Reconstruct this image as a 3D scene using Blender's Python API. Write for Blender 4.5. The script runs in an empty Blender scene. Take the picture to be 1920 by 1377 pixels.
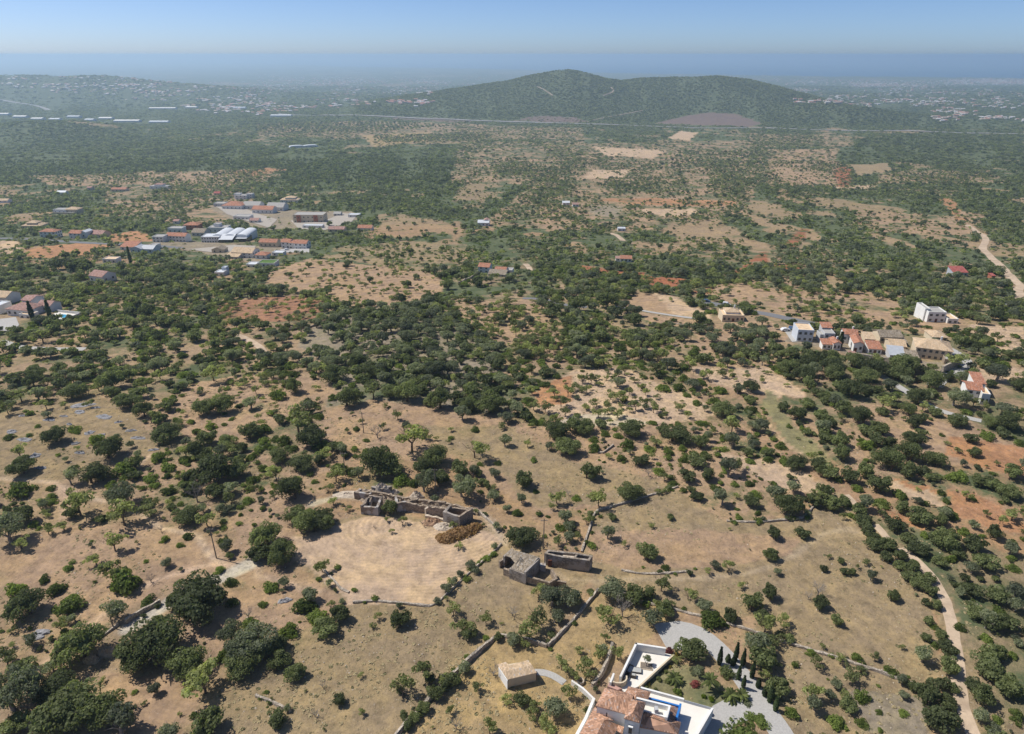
import bpy, math, random
import numpy as np
from mathutils import Vector, Matrix

random.seed(11)
rng = np.random.default_rng(11)
S = bpy.context.scene
COL = S.collection

# ------------------------------------------------------------------ camera, light, exposure
PITCH = math.radians(24.6)      # downward tilt of the drone camera
FPX = 1280.0                    # focal length in pixels of the 1920 px wide photo (24 mm equivalent)
CAM_H = 110.0
SEA_Z = -215.0
HAZE = 1.1e-4

cam_d = bpy.data.cameras.new('camera')
cam_d.sensor_width = 36.0
cam_d.lens = 24.0
cam_d.clip_start = 1.0
cam_d.clip_end = 400000.0
cam = bpy.data.objects.new('camera', cam_d)
COL.objects.link(cam)
cam.location = (0, 0, CAM_H)
cam.rotation_euler = (math.pi / 2 - PITCH, 0, 0)
S.camera = cam

SUN_EL = math.radians(53)
SUN_AZ = math.radians(-72)      # direction to the sun, measured from +Y (away from camera) towards +X
world = bpy.data.worlds.new('World')
S.world = world
world.use_nodes = True
wn = world.node_tree
wn.nodes.clear()
sky = wn.nodes.new('ShaderNodeTexSky')
sky.sky_type = 'NISHITA'
sky.sun_disc = False
sky.sun_elevation = SUN_EL
sky.sun_rotation = SUN_AZ
sky.altitude = 300
sky.air_density = 0.5
sky.dust_density = 0.75
sky.ozone_density = 6.5
bg = wn.nodes.new('ShaderNodeBackground')
bg.inputs['Strength'].default_value = 0.104
wo = wn.nodes.new('ShaderNodeOutputWorld')
wn.links.new(sky.outputs[0], bg.inputs['Color'])
wn.links.new(bg.outputs[0], wo.inputs['Surface'])

sun_d = bpy.data.lights.new('sun', 'SUN')
sun_d.energy = 4.0
sun_d.angle = math.radians(0.53)
sun_d.color = (1.0, 0.955, 0.88)
sun = bpy.data.objects.new('sun', sun_d)
COL.objects.link(sun)
to_sun = Vector((math.sin(SUN_AZ) * math.cos(SUN_EL), math.cos(SUN_AZ) * math.cos(SUN_EL), math.sin(SUN_EL)))
sun.rotation_euler = to_sun.to_track_quat('Z', 'Y').to_euler()
sun.location = (0, 0, 300)

S.view_settings.view_transform = 'Standard'
S.view_settings.look = 'None'
S.view_settings.gamma = 1.0
S.view_settings.use_curve_mapping = False
S.view_settings.exposure = 0.34
S.render.engine = 'CYCLES'
S.cycles.max_bounces = 6
S.cycles.diffuse_bounces = 3
S.cycles.transmission_bounces = 4
S.cycles.volume_bounces = 1
S.cycles.use_denoising = True

# ------------------------------------------------------------------ small helpers
def link(o, parent=None):
    COL.objects.link(o)
    if parent is not None:
        o.parent = parent
    return o

def tag(o, label=None, cat=None, group=None, kind=None):
    if label: o['label'] = label
    if cat: o['category'] = cat
    if group: o['group'] = group
    if kind: o['kind'] = kind
    return o

def empty(name, loc, rz=0.0):
    o = bpy.data.objects.new(name, None)
    o.empty_display_size = 1.0
    o.location = loc
    o.rotation_euler = (0, 0, rz)
    return link(o)

def mesh_data(name, verts, faces, mats=()):
    me = bpy.data.meshes.new(name)
    me.from_pydata([tuple(map(float, v)) for v in verts], [], faces)
    for m in mats:
        me.materials.append(m)
    me.update()
    return me

def mobj(name, verts, faces, mat, parent=None, loc=None):
    me = mesh_data(name, verts, faces, (mat,))
    o = bpy.data.objects.new(name, me)
    if loc is not None: o.location = loc
    return link(o, parent)

def np_mesh(name, V, Q, mats=(), smooth=False, attrs=None, n=4):
    me = bpy.data.meshes.new(name)
    V = np.asarray(V, dtype=np.float32); Q = np.asarray(Q, dtype=np.int32)
    me.vertices.add(len(V)); me.vertices.foreach_set('co', V.ravel())
    me.loops.add(Q.size); me.loops.foreach_set('vertex_index', Q.ravel())
    me.polygons.add(len(Q))
    me.polygons.foreach_set('loop_start', np.arange(0, Q.size, n, dtype=np.int32))
    me.polygons.foreach_set('loop_total', np.full(len(Q), n, dtype=np.int32))
    if smooth: me.polygons.foreach_set('use_smooth', np.ones(len(Q), dtype=bool))
    for k, (typ, arr) in (attrs or {}).items():
        a = me.attributes.new(k, typ, 'POINT')
        key = {'FLOAT': 'value', 'INT': 'value', 'FLOAT_COLOR': 'color', 'FLOAT_VECTOR': 'vector'}[typ]
        a.data.foreach_set(key, np.ascontiguousarray(arr).ravel())
    for m in mats: me.materials.append(m)
    me.update(calc_edges=True)
    return me

# ------------------------------------------------------------------ noise and terrain
def _h(ix, iy, seed):
    n = (ix.astype(np.int64) * 374761393 + iy.astype(np.int64) * 668265263 + seed * 974634777) & 0xffffffff
    n = ((n ^ (n >> 13)) * 1274126177) & 0xffffffff
    n = (n ^ (n >> 16)) & 0xffffffff
    return n.astype(np.float64) / 4294967295.0

def vn(x, y, seed=0):
    x = np.asarray(x, float); y = np.asarray(y, float)
    ix = np.floor(x); iy = np.floor(y)
    fx = x - ix; fy = y - iy
    fx = fx * fx * (3 - 2 * fx); fy = fy * fy * (3 - 2 * fy)
    a = _h(ix, iy, seed); b = _h(ix + 1, iy, seed); c = _h(ix, iy + 1, seed); d = _h(ix + 1, iy + 1, seed)
    return (a * (1 - fx) + b * fx) * (1 - fy) + (c * (1 - fx) + d * fx) * fy

def fbm(x, y, seed=0, octv=4):
    s = 0.0; a = 0.5; t = 0.0
    for k in range(octv):
        s = s + a * vn(x * 2 ** k, y * 2 ** k, seed + k * 17); t += a; a *= 0.5
    return s / t

BY = [0, 200, 320, 450, 700, 1200, 2500, 5000, 9000, 12000, 90000]
BZ = [0, 0, -8, -24, -52, -85, -125, -168, -203, -211, -212]
def base_z(y):
    return (np.interp(y, BY, BZ) + np.interp(y * 0.88, BY, BZ) + np.interp(y * 1.12, BY, BZ)) / 3

CP, SP = math.cos(PITCH), math.sin(PITCH)
def ray(px, py):
    xc = (np.asarray(px, float) - 960.0) / FPX
    yc = (688.5 - np.asarray(py, float)) / FPX
    return xc, CP + yc * SP, -SP + yc * CP       # world X, Y, Z (not normalised)

def project(x, y, z):
    z = z - CAM_H
    dep = y * CP - z * SP
    dep = np.where(dep < 1, 1, dep)
    return 960.0 + FPX * x / dep, 688.5 - FPX * (y * SP + z * CP) / dep, dep

RIDGES = [  # silhouette in the photo, distance, front and back half-width, power of the slope
    ([(640,205),(700,190),(780,177),(870,164),(950,153),(1000,140),(1040,132),(1068,129.5),(1090,133),(1110,139),(1140,148),(1165,152),(1200,148),(1280,146),(1345,145),(1400,151),(1450,163),(1500,176),(1550,188),(1600,203),(1660,222)], 3700, 1150, 1300, 1.35),
    ([(-400,150),(-100,140),(60,143),(120,145),(180,142),(220,146),(280,152),(350,158),(420,166),(520,178)], 5200, 1500, 1200, 1.1),
    ([(-200,240),(0,234),(60,228),(110,227),(150,231),(220,240),(300,250),(380,262)], 2300, 420, 400, 1.2),
    ([(1440,232),(1500,212),(1560,208),(1640,210),(1680,213),(1750,220),(1850,228),(1950,240)], 2950, 260, 260, 1.0),
]
_R = []
for pts, yr, fw, bw, pw in RIDGES:
    px = np.array([p[0] for p in pts], float); py = np.array([p[1] for p in pts], float)
    X, Y, Z = ray(px, py)
    _R.append((yr * X / Y, np.maximum(CAM_H + yr * Z / Y - base_z(np.array([yr]))[0], 0), yr, fw, bw, pw))

CT = [-1.2, -.48, -.34, -.22, -.05, .13, .41, .82, 1.2]
CY = [42000, 36000, 29000, 21500, 18500, 14500, 12000, 11000, 10800]
def height(x, y):
    x = np.asarray(x, float); y = np.asarray(y, float)
    z = base_z(y)
    for rx, rh, yr, fw, bw, pw in _R:
        hh = np.interp(x, rx, rh)
        u = np.where(y < yr, 1 - (yr - y) / fw, 1 - (y - yr) / bw)
        u = np.clip(u, 0, 1); u = u * u * (3 - 2 * u)
        wob = 0.35 * (fbm(x / 260., y / 420., 5, 4) - 0.5) * np.sin(np.clip(u, 0, 1) * math.pi)
        z = z + hh * (np.clip(u + wob * u, 0, 1) ** pw)
    k = np.clip((y - 230) / 500., 0, 1)
    z = z + k * 14 * (fbm(x / 260., y / 260., 3, 3) - 0.5) + np.clip((y - 1200) / 3000., 0, 1) * 22 * (fbm(x / 900., y / 900., 9, 3) - 0.5) * np.clip((12000 - y) / 4000, 0.1, 1)
    z = z + 1.6 * (fbm(x / 38., y / 38., 21, 2) - 0.5) * np.clip((y - 110) / 60., 0, 1) * np.clip(3 - y / 800., 0, 1)
    z = z + 0.35 * (fbm(x / 7., y / 7., 23, 2) - 0.5) * np.clip(2 - y / 300., 0, 1) * np.clip(np.hypot(x - 33, y - 92) / 14 - 2.2, 0, 1)
    cy = np.interp(x / np.maximum(y, 1), CT, CY)
    cy = cy * (1 + 0.05 * (vn(x / 2600., y * 0 + 3.3, 31) - .5))
    return np.where(y > cy, SEA_Z - 6, np.maximum(z, SEA_Z + 0.8))

def at(px, py):
    """ground points seen at photo pixels (arrays or scalars)"""
    X, Y, Z = ray(np.atleast_1d(px), np.atleast_1d(py))
    if np.min(np.atleast_1d(py)) > 330:
        t = (-30 - CAM_H) / Z
        for i in range(40):
            n = (height(t * X, t * Y) - CAM_H) / Z
            if np.abs(n - t).max() < .01: break
            t = t + (n - t) * .65
        x, y = t * X, t * Y
        return x, y, height(x, y)
    t = np.full(X.shape, 60.0); done = np.zeros(X.shape, bool)
    prev = t.copy()
    for i in range(420):
        zz = CAM_H + t * Z
        below = zz <= height(t * X, t * Y)
        done |= below
        step = np.maximum(0.6, t * 0.02)
        prev = np.where(done, prev, t)
        t = np.where(done, t, t + step)
        if done.all() or t.min() > 60000: break
    a, b = prev, t
    for i in range(22):
        m = (a + b) / 2
        below = CAM_H + m * Z <= height(m * X, m * Y)
        b = np.where(below, m, b); a = np.where(below, a, m)
    x, y = b * X, b * Y
    return x, y, height(x, y)

def at1(px, py):
    x, y, z = at(px, py)
    return Vector((x[0], y[0], z[0]))

def mpp(p):
    """metres per photo pixel at a world point"""
    return (p[1] * CP - (p[2] - CAM_H) * SP) / FPX

def hz(x, y):
    return float(height(np.array([x]), np.array([y]))[0])

def in_poly(px, py, poly):
    inside = np.zeros(px.shape, bool)
    n = len(poly); j = n - 1
    for i in range(n):
        xi, yi = poly[i]; xj, yj = poly[j]
        if yi != yj:
            c = ((yi > py) != (yj > py)) & (px < (xj - xi) * (py - yi) / (yj - yi) + xi)
            inside ^= c
        j = i
    return inside
# ------------------------------------------------------------------ what lies where (fields, scrub, groves) : (soil, plant cover, mix, outline)
SOIL = {'J': (.31,.165,.105), 'T': (.48,.35,.245), 'P': (.36,.248,.165), 'G': (.295,.222,.138), 'Y': (.36,.26,.14), 'R': (.31,.125,.07), 'O': (.40,.215,.12),
        'W': (.50,.42,.32), 'D': (.17,.14,.08), 'V': (.22,.20,.11), 'K': (.27,.225,.17), 'M': (.17,.125,.115), 'L': (.10,.17,.04)}
MIX = {'d': (.42,.18,.19,.21), 's': (.6,.12,.1,.18), 'o': (.08,.22,.6,.1), 'a': (.12,.06,.06,.76), 'c': (.12,.6,.18,.1), 'n': (.2,.5,.25,.05), 'g': (.45,.1,.05,.4)}
# (mastic, carob, olive, almond)
Z = []
def z_(soil, cov, mix, pts, furrow=0.0):
    v = [float(a) for a in pts.split()]
    Z.append((soil, cov, mix, list(zip(v[0::2], v[1::2])), furrow))
# the far country
z_('D',.93,'n','-900 215 0 205 300 262 560 282 900 300 1000 345 560 340 430 330 200 345 -900 350')
z_('D',.95,'n','640 190 870 160 1068 125 1200 145 1345 140 1600 200 1700 222 1500 232 1000 225 700 217')
z_('D',.96,'c','1360 205 1480 190 1640 205 1900 222 1860 243 1500 235 1430 228')
z_('M',.0,'d','1225 232 1290 216 1330 211 1380 214 1430 232 1400 238')
z_('M',.15,'d','960 226 1010 217 1080 220 1110 229 1040 231')
z_('M',.3,'d','700 218 830 222 900 228 860 230 740 224')
z_('P',.4,'d','480 232 700 226 900 234 1100 240 1100 262 700 262 480 256')
z_('T',.0,'d','1250 262 1278 246 1313 249 1291 263')
z_('G',.0,'d','1593 309 1665 307 1673 319 1608 331')
z_('G',.25,'d','715 264 785 253 915 254 916 267 770 272')
z_('Y',.2,'d','680 255 800 248 830 262 700 276')
z_('D',.9,'n','1590 262 1760 250 1920 262 1920 300 1700 305 1560 300')
z_('P',.42,'d','1400 250 1610 255 1600 275 1420 275')
z_('P',.42,'d','1100 270 1440 262 1440 345 1000 345')
z_('P',.45,'d','1000 345 1420 345 1400 400 1180 440 900 420')
z_('P',.45,'d','860 268 1100 262 1060 345 840 345')
z_('T',.12,'d','1110 275 1250 283 1225 297 1130 292')
z_('T',.1,'d','1110 318 1180 320 1170 335 1090 335')
z_('T',.2,'d','1560 350 1640 345 1650 352 1570 358')
z_('P',.3,'d','1440 280 1560 280 1600 350 1440 350')
z_('P',.4,'d','1650 322 1860 322 1900 344 1640 344')
z_('R',.3,'d','1560 320 1592 310 1600 345 1575 350')
z_('P',.35,'d','40 330 480 318 540 330 420 350 100 348')
z_('O',.35,'d','430 325 500 315 550 318 470 332')
# middle distance
z_('P',.45,'d','200 350 480 350 480 410 340 420 200 400')
z_('T',.1,'d','0 452 35 452 40 470 0 478')
z_('O',.12,'d','50 468 150 455 225 458 160 480 60 485')
z_('O',.15,'d','190 440 260 432 300 450 215 455')
z_('K',.08,'d','395 388 450 378 560 395 660 398 670 412 600 428 500 432 430 412')
z_('K',.12,'d','280 450 400 455 560 468 480 492 350 470')
z_('G',.38,'s','590 480 640 462 760 452 900 460 860 505 800 512 700 496')
z_('J',.30,'a','405 580 430 566 520 556 600 560 612 578 590 600 540 600 480 606 425 612')
z_('P',.10,'a','497 515 560 492 580 484 640 492 720 500 790 510 828 525 828 548 790 562 760 568 740 582 690 574 640 564 600 554 560 547 510 536', .5)
z_('P',.03,'a','497 515 560 492 600 500 580 545 540 545 510 536', .6)
z_('K',.44,'o','590 605 700 575 760 580 840 600 930 650 940 700 800 705 620 695 560 650')
z_('P',.45,'a','840 560 1000 560 1060 600 1060 690 960 660 880 610')
z_('R',.08,'a','1082 496 1140 506 1212 511 1215 526 1150 516 1085 504')
z_('R',.03,'a','1215 517 1290 522 1302 530 1270 541 1215 536', .6)
z_('R',.1,'a','1303 545 1336 538 1336 549 1305 551')
z_('R',.08,'a','1370 511 1412 490 1414 498 1385 516')
z_('R',.4,'a','1405 488 1470 458 1498 428 1517 430 1492 466 1430 495')
z_('T',.03,'a','1228 550 1260 555 1335 590 1330 600 1262 592', .5)
z_('P',.06,'a','1148 577 1200 548 1228 552 1262 590 1225 585')
z_('P',.06,'s','1200 588 1300 598 1332 604 1290 613 1210 607')
z_('T',.08,'d','1190 394 1300 392 1306 402 1240 406')
z_('O',.3,'d','1100 375 1240 372 1380 378 1380 386 1200 386')
z_('K',.25,'d','1105 385 1165 388 1160 408 1110 404')
z_('P',.42,'o','1310 612 1440 600 1500 640 1440 690 1330 692 1310 660')
z_('P',.3,'a','1340 535 1440 525 1440 570 1330 568')
z_('P',.5,'o','1440 468 1540 468 1590 520 1560 560 1440 550')
z_('R',.25,'a','1440 497 1500 498 1490 512 1440 515')
z_('G',.04,'d','1550 516 1592 524 1562 549 1535 545')
z_('P',.38,'a','1440 540 1620 552 1690 562 1680 602 1560 612 1440 575')
z_('P',.35,'d','1610 395 1840 410 1850 440 1700 440 1600 425')
z_('O',.3,'d','1760 372 1785 372 1815 415 1795 412')
z_('P',.35,'d','1790 395 1860 400 1850 408 1800 410')
z_('T',.07,'d','1815 607 1925 612 1925 640 1855 640 1810 622')
z_('P',.25,'d','1680 600 1800 598 1800 625 1700 625')
z_('P',.95,'c','1480 668 1560 672 1700 700 1780 712 1760 760 1560 740 1460 700')
z_('T',.06,'a','1820 690 1925 690 1925 720 1850 725')
z_('K',.2,'d','1490 625 1560 640 1650 655 1740 680 1800 668 1820 690 1760 700 1600 665 1470 640')
z_('T',.2,'d','1845 640 1920 645 1920 668 1850 662')
# nearer slopes
z_('P',.85,'s','300 850 420 815 560 835 610 930 490 978 300 945 245 900')
z_('P',.75,'c','190 715 300 750 420 825 470 880 380 865 280 805 190 765')
z_('P',.7,'s','480 790 560 770 610 830 620 880 520 920 440 860')
z_('K',.8,'n','620 690 820 690 960 720 960 780 830 768 700 752 610 765')
z_('P',.55,'s','480 1005 490 960 540 930 600 960 590 990 540 1000')
z_('G',.10,'s','-60 790 110 745 180 740 262 785 292 835 235 880 110 905 -60 898')
z_('P',.32,'a','350 720 470 702 600 712 640 740 560 770 440 832 340 812 330 760')
z_('P',.03,'a','600 775 700 750 832 762 960 792 1050 800 1132 852 1242 892 1272 915 1140 952 1010 962 900 900 880 862 780 870 700 850 612 832', .15)
z_('G',.04,'a','790 800 960 800 1060 860 1240 900 1260 920 1140 950 1000 950 930 880 830 850')
z_('T',.10,'a','1000 765 1040 715 1075 690 1160 690 1300 742 1345 780 1240 800 1130 790 1040 782')
z_('O',.10,'a','1000 740 1040 712 1070 700 1080 750 1020 768')
z_('W',.04,'a','1130 775 1180 782 1250 796 1180 812 1120 800 1040 790 1080 780')
z_('T',.12,'a','1290 690 1440 690 1500 730 1510 748 1400 738 1320 712')
z_('P',.6,'s','1080 802 1250 792 1340 800 1440 870 1500 945 1510 972 1350 978 1200 882')
z_('T',.06,'a','1330 847 1440 862 1500 880 1542 912 1530 932 1440 905', .3)
z_('P',.75,'c','1500 760 1700 740 1740 800 1760 880 1660 900 1560 860 1480 800')
z_('V',.18,'s','1440 720 1480 790 1560 860 1540 880 1470 820 1430 770')
z_('P',.1,'s','1590 790 1620 840 1640 890 1590 850 1570 800')
z_('P',.06,'a','1730 788 1800 798 1870 820 1925 842 1925 892 1850 880 1740 862 1725 840', .6)
z_('O',.05,'a','1780 815 1925 842 1925 892 1850 880 1770 850')
z_('T',.04,'a','1663 893 1762 922 1776 962 1680 925', .3)
z_('O',.04,'a','1663 893 1762 918 1762 926 1700 912')
z_('O',.07,'a','1775 918 1850 935 1925 985 1925 1004 1850 988 1790 962')
z_('O',.10,'s','1655 955 1730 975 1742 1002 1680 988')
z_('P',.05,'s','40 1010 130 985 250 980 400 1010 430 1060 300 1112 190 1172 60 1122 -20 1050', .1)
z_('P',.06,'s','430 960 620 965 700 955 640 1000 540 1060 480 1100 420 1075 440 1020')
z_('P',.0,'s','520 1062 700 1128 660 1140 480 1110')
z_('G',.12,'s','552 1004 640 974 700 957 834 982 926 992 950 1022 896 1078 840 1120 815 1141 655 1138 594 1088 540 1050')
z_('T',.0,'s','560 1010 640 982 700 965 830 990 920 1000 942 1020 890 1070 836 1112 812 1136 660 1132 602 1082 548 1048', .9)
z_('T',.0,'s','545 1010 622 990 668 1012 610 1042 560 1050', .8)
z_('P',.02,'s','185 1262 330 1270 385 1300 335 1377 250 1400 205 1320', .7)
z_('P',.3,'s','300 1120 480 1105 640 1135 540 1200 400 1230 330 1180')
# the two dry parcels round the ruined house
z_('G',.03,'a','662 1132 812 1135 940 1020 1110 1080 1025 1210 930 1190 760 1377 720 1500 200 1500 340 1377 540 1200')
z_('G',.03,'a','1090 1035 1117 960 1270 916 1360 978 1505 970 1565 916 1690 1022 1747 1117 1763 1298 1590 1240 1380 1172 1120 1105')
z_('P',.03,'a','1110 1000 1300 990 1500 1010 1480 1040 1380 1060 1180 1070 1100 1050')
z_('Y',.03,'a','740 1500 775 1377 932 1196 1025 1215 1122 1110 1300 1150 1245 1182 1185 1215 1100 1290 1090 1420')
z_('P',.05,'s','1240 1150 1420 1160 1400 1215 1330 1190')
z_('G',.22,'g','1380 1172 1590 1240 1763 1298 1720 1500 1480 1500 1440 1300')
z_('K',.06,'s','1600 1290 1740 1310 1740 1420 1640 1420 1610 1330')
z_('V',.5,'g','1205 1290 1255 1238 1300 1255 1420 1330 1350 1345')
z_('G',.95,'n','1600 955 1700 985 1925 1045 2100 1100 2100 1500 1830 1500 1790 1280 1770 1110 1690 1025')
z_('G',.35,'n','1760 1120 1785 1120 1850 1377 1790 1377 1760 1280')

def default_cover(px, py):
    c = np.interp(py, [0, 150, 235, 300, 420, 520, 600, 700, 800, 950, 1100], [.8, .88, .90, .88, .84, .72, .60, .62, .68, .64, .40])
    c = np.where((px > 1440) & (py > 690), np.maximum(c, .75), c)
    c = np.where((px < 480) & (py > 700) & (py < 960), np.minimum(c, .66), c)
    c = np.where((px < 480) & (py > 480) & (py < 640), .62, c)
    return c

def survey(x, y, z, want='all'):
    """soil colour, cover, mix index, furrow for ground points"""
    px, py, dep = project(x, y, z)
    k = np.interp(py, [150, 300, 600, 1000], [2.0, 5.0, 9.0, 12.0])
    wx = px + (fbm(px / 22., py / 14., 41, 4) - .5) * k * 2
    wy = py + (fbm(px / 22., py / 14., 77, 4) - .5) * k * 1.1
    n = len(px)
    far = np.clip((y - 330) / 900., 0, 1)[:, None]
    nz = fbm(x / 60., y / 60., 51, 4)[:, None]
    a = np.array(SOIL['P']); b = np.array(SOIL['G']); c = np.array(SOIL['O'])
    soil = a * (1 - nz) + b * nz
    nr = np.clip(fbm(x / 120., y / 160., 61, 3) * 4 - 2.1, 0, 1)[:, None]
    soil = soil * (1 - .38 * nr) + c * .38 * nr
    soil = soil * (1 - far * .45) + far * .45 * np.array([.17, .15, .09])
    cov = default_cover(px, py)
    clump = fbm(x / (9 + y * .03), y / (9 + y * .03), 71, 3)
    bare = np.clip((np.maximum(fbm(x / 60., y / 110., 81, 4), fbm(x / 26. + 7, y / 60., 83, 3) * .93) - np.where((px > 850) & (py > 240), .585, .625)) * 11, 0, 1) * np.clip((y - 400) / 200, 0, 1) * np.clip((3200 - y) / 800, 0, 1)
    cov = cov * (1 - .8 * bare)
    mix = np.zeros(n, int); fur = np.zeros(n); mk = list(MIX)
    hit = np.zeros(n, bool)
    for s, cv, m, poly, f in Z:
        pa = np.array(poly)
        box = (wx > pa[:, 0].min()) & (wx < pa[:, 0].max()) & (wy > pa[:, 1].min()) & (wy < pa[:, 1].max())
        if not box.any(): continue
        idx = np.nonzero(box)[0]
        ins = idx[in_poly(wx[idx], wy[idx], poly)]
        soil[ins] = np.array(SOIL[s]); cov[ins] = cv; mix[ins] = mk.index(m); fur[ins] = f; hit[ins] = True
    soil = soil * (0.86 + .28 * fbm(x / 14., y / 14., 91, 4))[:, None]
    return soil, np.clip(cov, 0, 1), mix, fur, clump, hit, px, py
# ------------------------------------------------------------------ materials
def new_mat(name):
    m = bpy.data.materials.new(name); m.use_nodes = True
    nt = m.node_tree; b = nt.nodes['Principled BSDF']
    b.inputs['Specular IOR Level'].default_value = 0.25
    return m, nt, b

def N(nt, typ, **kw):
    n = nt.nodes.new(typ)
    for k, v in kw.items():
        if k.startswith('_'): n.inputs[k[1:].replace('_', ' ')].default_value = v
        else: setattr(n, k, v)
    return n

def ramp(nt, fac, stops):
    r = nt.nodes.new('ShaderNodeValToRGB')
    e = r.color_ramp.elements
    while len(e) < len(stops): e.new(0.5)
    for el, (p, c) in zip(e, stops):
        el.position = p; el.color = (*c, 1) if len(c) == 3 else c
    nt.links.new(fac, r.inputs['Fac'])
    return r.outputs['Color']

def mixc(nt, a, b, fac, mode='MIX'):
    m = nt.nodes.new('ShaderNodeMix'); m.data_type = 'RGBA'; m.blend_type = mode
    for sock, v in ((m.inputs[0], fac), (m.inputs[6], a), (m.inputs[7], b)):
        if hasattr(v, 'links'): nt.links.new(v, sock)
        else: sock.default_value = v if isinstance(v, float) else (*v, 1)
    return m.outputs[2]

def plain(name, color, rough=.85, scale=2.0, var=.25, bump=.15, bscale=None, dirt=None, spec=.25, detail=6):
    m, nt, b = new_mat(name)
    tc = N(nt, 'ShaderNodeTexCoord')
    n = N(nt, 'ShaderNodeTexNoise', _Scale=scale, _Detail=float(detail), _Roughness=.65)
    nt.links.new(tc.outputs['Object'], n.inputs['Vector'])
    c1 = tuple(min(1, v * (1 - var)) for v in color); c2 = tuple(min(1, v * (1 + var)) for v in color)
    col = ramp(nt, n.outputs['Fac'], [(.3, c1), (.7, c2)])
    if dirt:
        n2 = N(nt, 'ShaderNodeTexNoise', _Scale=scale * .35, _Detail=5.0)
        nt.links.new(tc.outputs['Object'], n2.inputs['Vector'])
        f = ramp(nt, n2.outputs['Fac'], [(.45, (0, 0, 0)), (.68, (1, 1, 1))])
        col = mixc(nt, col, dirt, f)
    nt.links.new(col, b.inputs['Base Color'])
    b.inputs['Roughness'].default_value = rough
    b.inputs['Specular IOR Level'].default_value = spec
    if bump:
        bp = N(nt, 'ShaderNodeBump', _Strength=bump, _Distance=.1)
        nb = N(nt, 'ShaderNodeTexNoise', _Scale=bscale or scale * 3, _Detail=5.0)
        nt.links.new(tc.outputs['Object'], nb.inputs['Vector'])
        nt.links.new(nb.outputs['Fac'], bp.inputs['Height'])
        nt.links.new(bp.outputs[0], b.inputs['Normal'])
    return m

def stone(name, color, joint, scale=2.2, var=.3, white=None):
    """rubble masonry: irregular cells with dark joints and relief"""
    m, nt, b = new_mat(name)
    tc = N(nt, 'ShaderNodeTexCoord')
    mp = N(nt, 'ShaderNodeMapping'); mp.inputs['Scale'].default_value = (1, 1, 1.7)
    nt.links.new(tc.outputs['Object'], mp.inputs['Vector'])
    v = N(nt, 'ShaderNodeTexVoronoi', feature='F1', _Scale=scale)
    v2 = N(nt, 'ShaderNodeTexVoronoi', feature='DISTANCE_TO_EDGE', _Scale=scale)
    for q in (v, v2): nt.links.new(mp.outputs[0], q.inputs['Vector'])
    bw = N(nt, 'ShaderNodeSeparateColor'); nt.links.new(v.outputs['Color'], bw.inputs[0])
    c1 = tuple(x * (1 - var) for x in color); c2 = tuple(min(1, x * (1 + var)) for x in color)
    col = ramp(nt, bw.outputs[0], [(.1, c1), (.9, c2)])
    jf = ramp(nt, v2.outputs['Distance'], [(.0, (1, 1, 1)), (.09, (0, 0, 0))])
    col = mixc(nt, col, joint, jf)
    if white:
        n2 = N(nt, 'ShaderNodeTexNoise', _Scale=.5, _Detail=6.0)
        nt.links.new(tc.outputs['Object'], n2.inputs['Vector'])
        col = mixc(nt, col, white, ramp(nt, n2.outputs['Fac'], [(.47, (0, 0, 0)), (.56, (1, 1, 1))]))
    nt.links.new(col, b.inputs['Base Color'])
    b.inputs['Roughness'].default_value = .95
    bp = N(nt, 'ShaderNodeBump', _Strength=.8, _Distance=.12)
    nt.links.new(v2.outputs['Distance'], bp.inputs['Height'])
    nt.links.new(bp.outputs[0], b.inputs['Normal'])
    return m

def tiles(name, color, var=.35, pitch=.26):
    """barrel tiles: rows running down the slope (local x across), courses every 0.4 m"""
    m, nt, b = new_mat(name)
    uv = N(nt, 'ShaderNodeUVMap')
    tc = N(nt, 'ShaderNodeTexCoord')
    sp = N(nt, 'ShaderNodeSeparateXYZ'); nt.links.new(uv.outputs[0], sp.inputs[0])
    def mth(op, a, bb=None):
        q = N(nt, 'ShaderNodeMath', operation=op)
        for i, v in enumerate((a, bb)):
            if v is None: continue
            if hasattr(v, 'links'): nt.links.new(v, q.inputs[i])
            else: q.inputs[i].default_value = v
        return q.outputs[0]
    u = mth('DIVIDE', sp.outputs[0], pitch); v = mth('DIVIDE', sp.outputs[1], .42)
    cu = N(nt, 'ShaderNodeCombineXYZ')
    nt.links.new(mth('FLOOR', u), cu.inputs[0]); nt.links.new(mth('FLOOR', v), cu.inputs[1])
    wn_ = N(nt, 'ShaderNodeTexWhiteNoise', noise_dimensions='2D'); nt.links.new(cu.outputs[0], wn_.inputs['Vector'])
    c = [tuple(min(1, x * k) for x in color) for k in (1 - var, 1, 1 + var)]
    pale = tuple(min(1, .5 * x + .24) for x in color)
    col = ramp(nt, wn_.outputs['Value'], [(.05, c[0]), (.5, c[1]), (.85, c[2]), (.98, pale)])
    n2 = N(nt, 'ShaderNodeTexNoise', _Scale=.6, _Detail=6.0); nt.links.new(tc.outputs['Object'], n2.inputs['Vector'])
    col = mixc(nt, col, tuple(x * .55 for x in color), ramp(nt, n2.outputs['Fac'], [(.48, (0, 0, 0)), (.75, (.7, .7, .7))]))
    nt.links.new(col, b.inputs['Base Color'])
    b.inputs['Roughness'].default_value = .9
    wave = mth('ABSOLUTE', mth('SINE', mth('MULTIPLY', u, math.pi)))
    hgt = mth('ADD', wave, mth('MULTIPLY', mth('FRACT', v), .35))
    bp = N(nt, 'ShaderNodeBump', _Strength=.9, _Distance=.08)
    nt.links.new(hgt, bp.inputs['Height']); nt.links.new(bp.outputs[0], b.inputs['Normal'])
    return m

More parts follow.
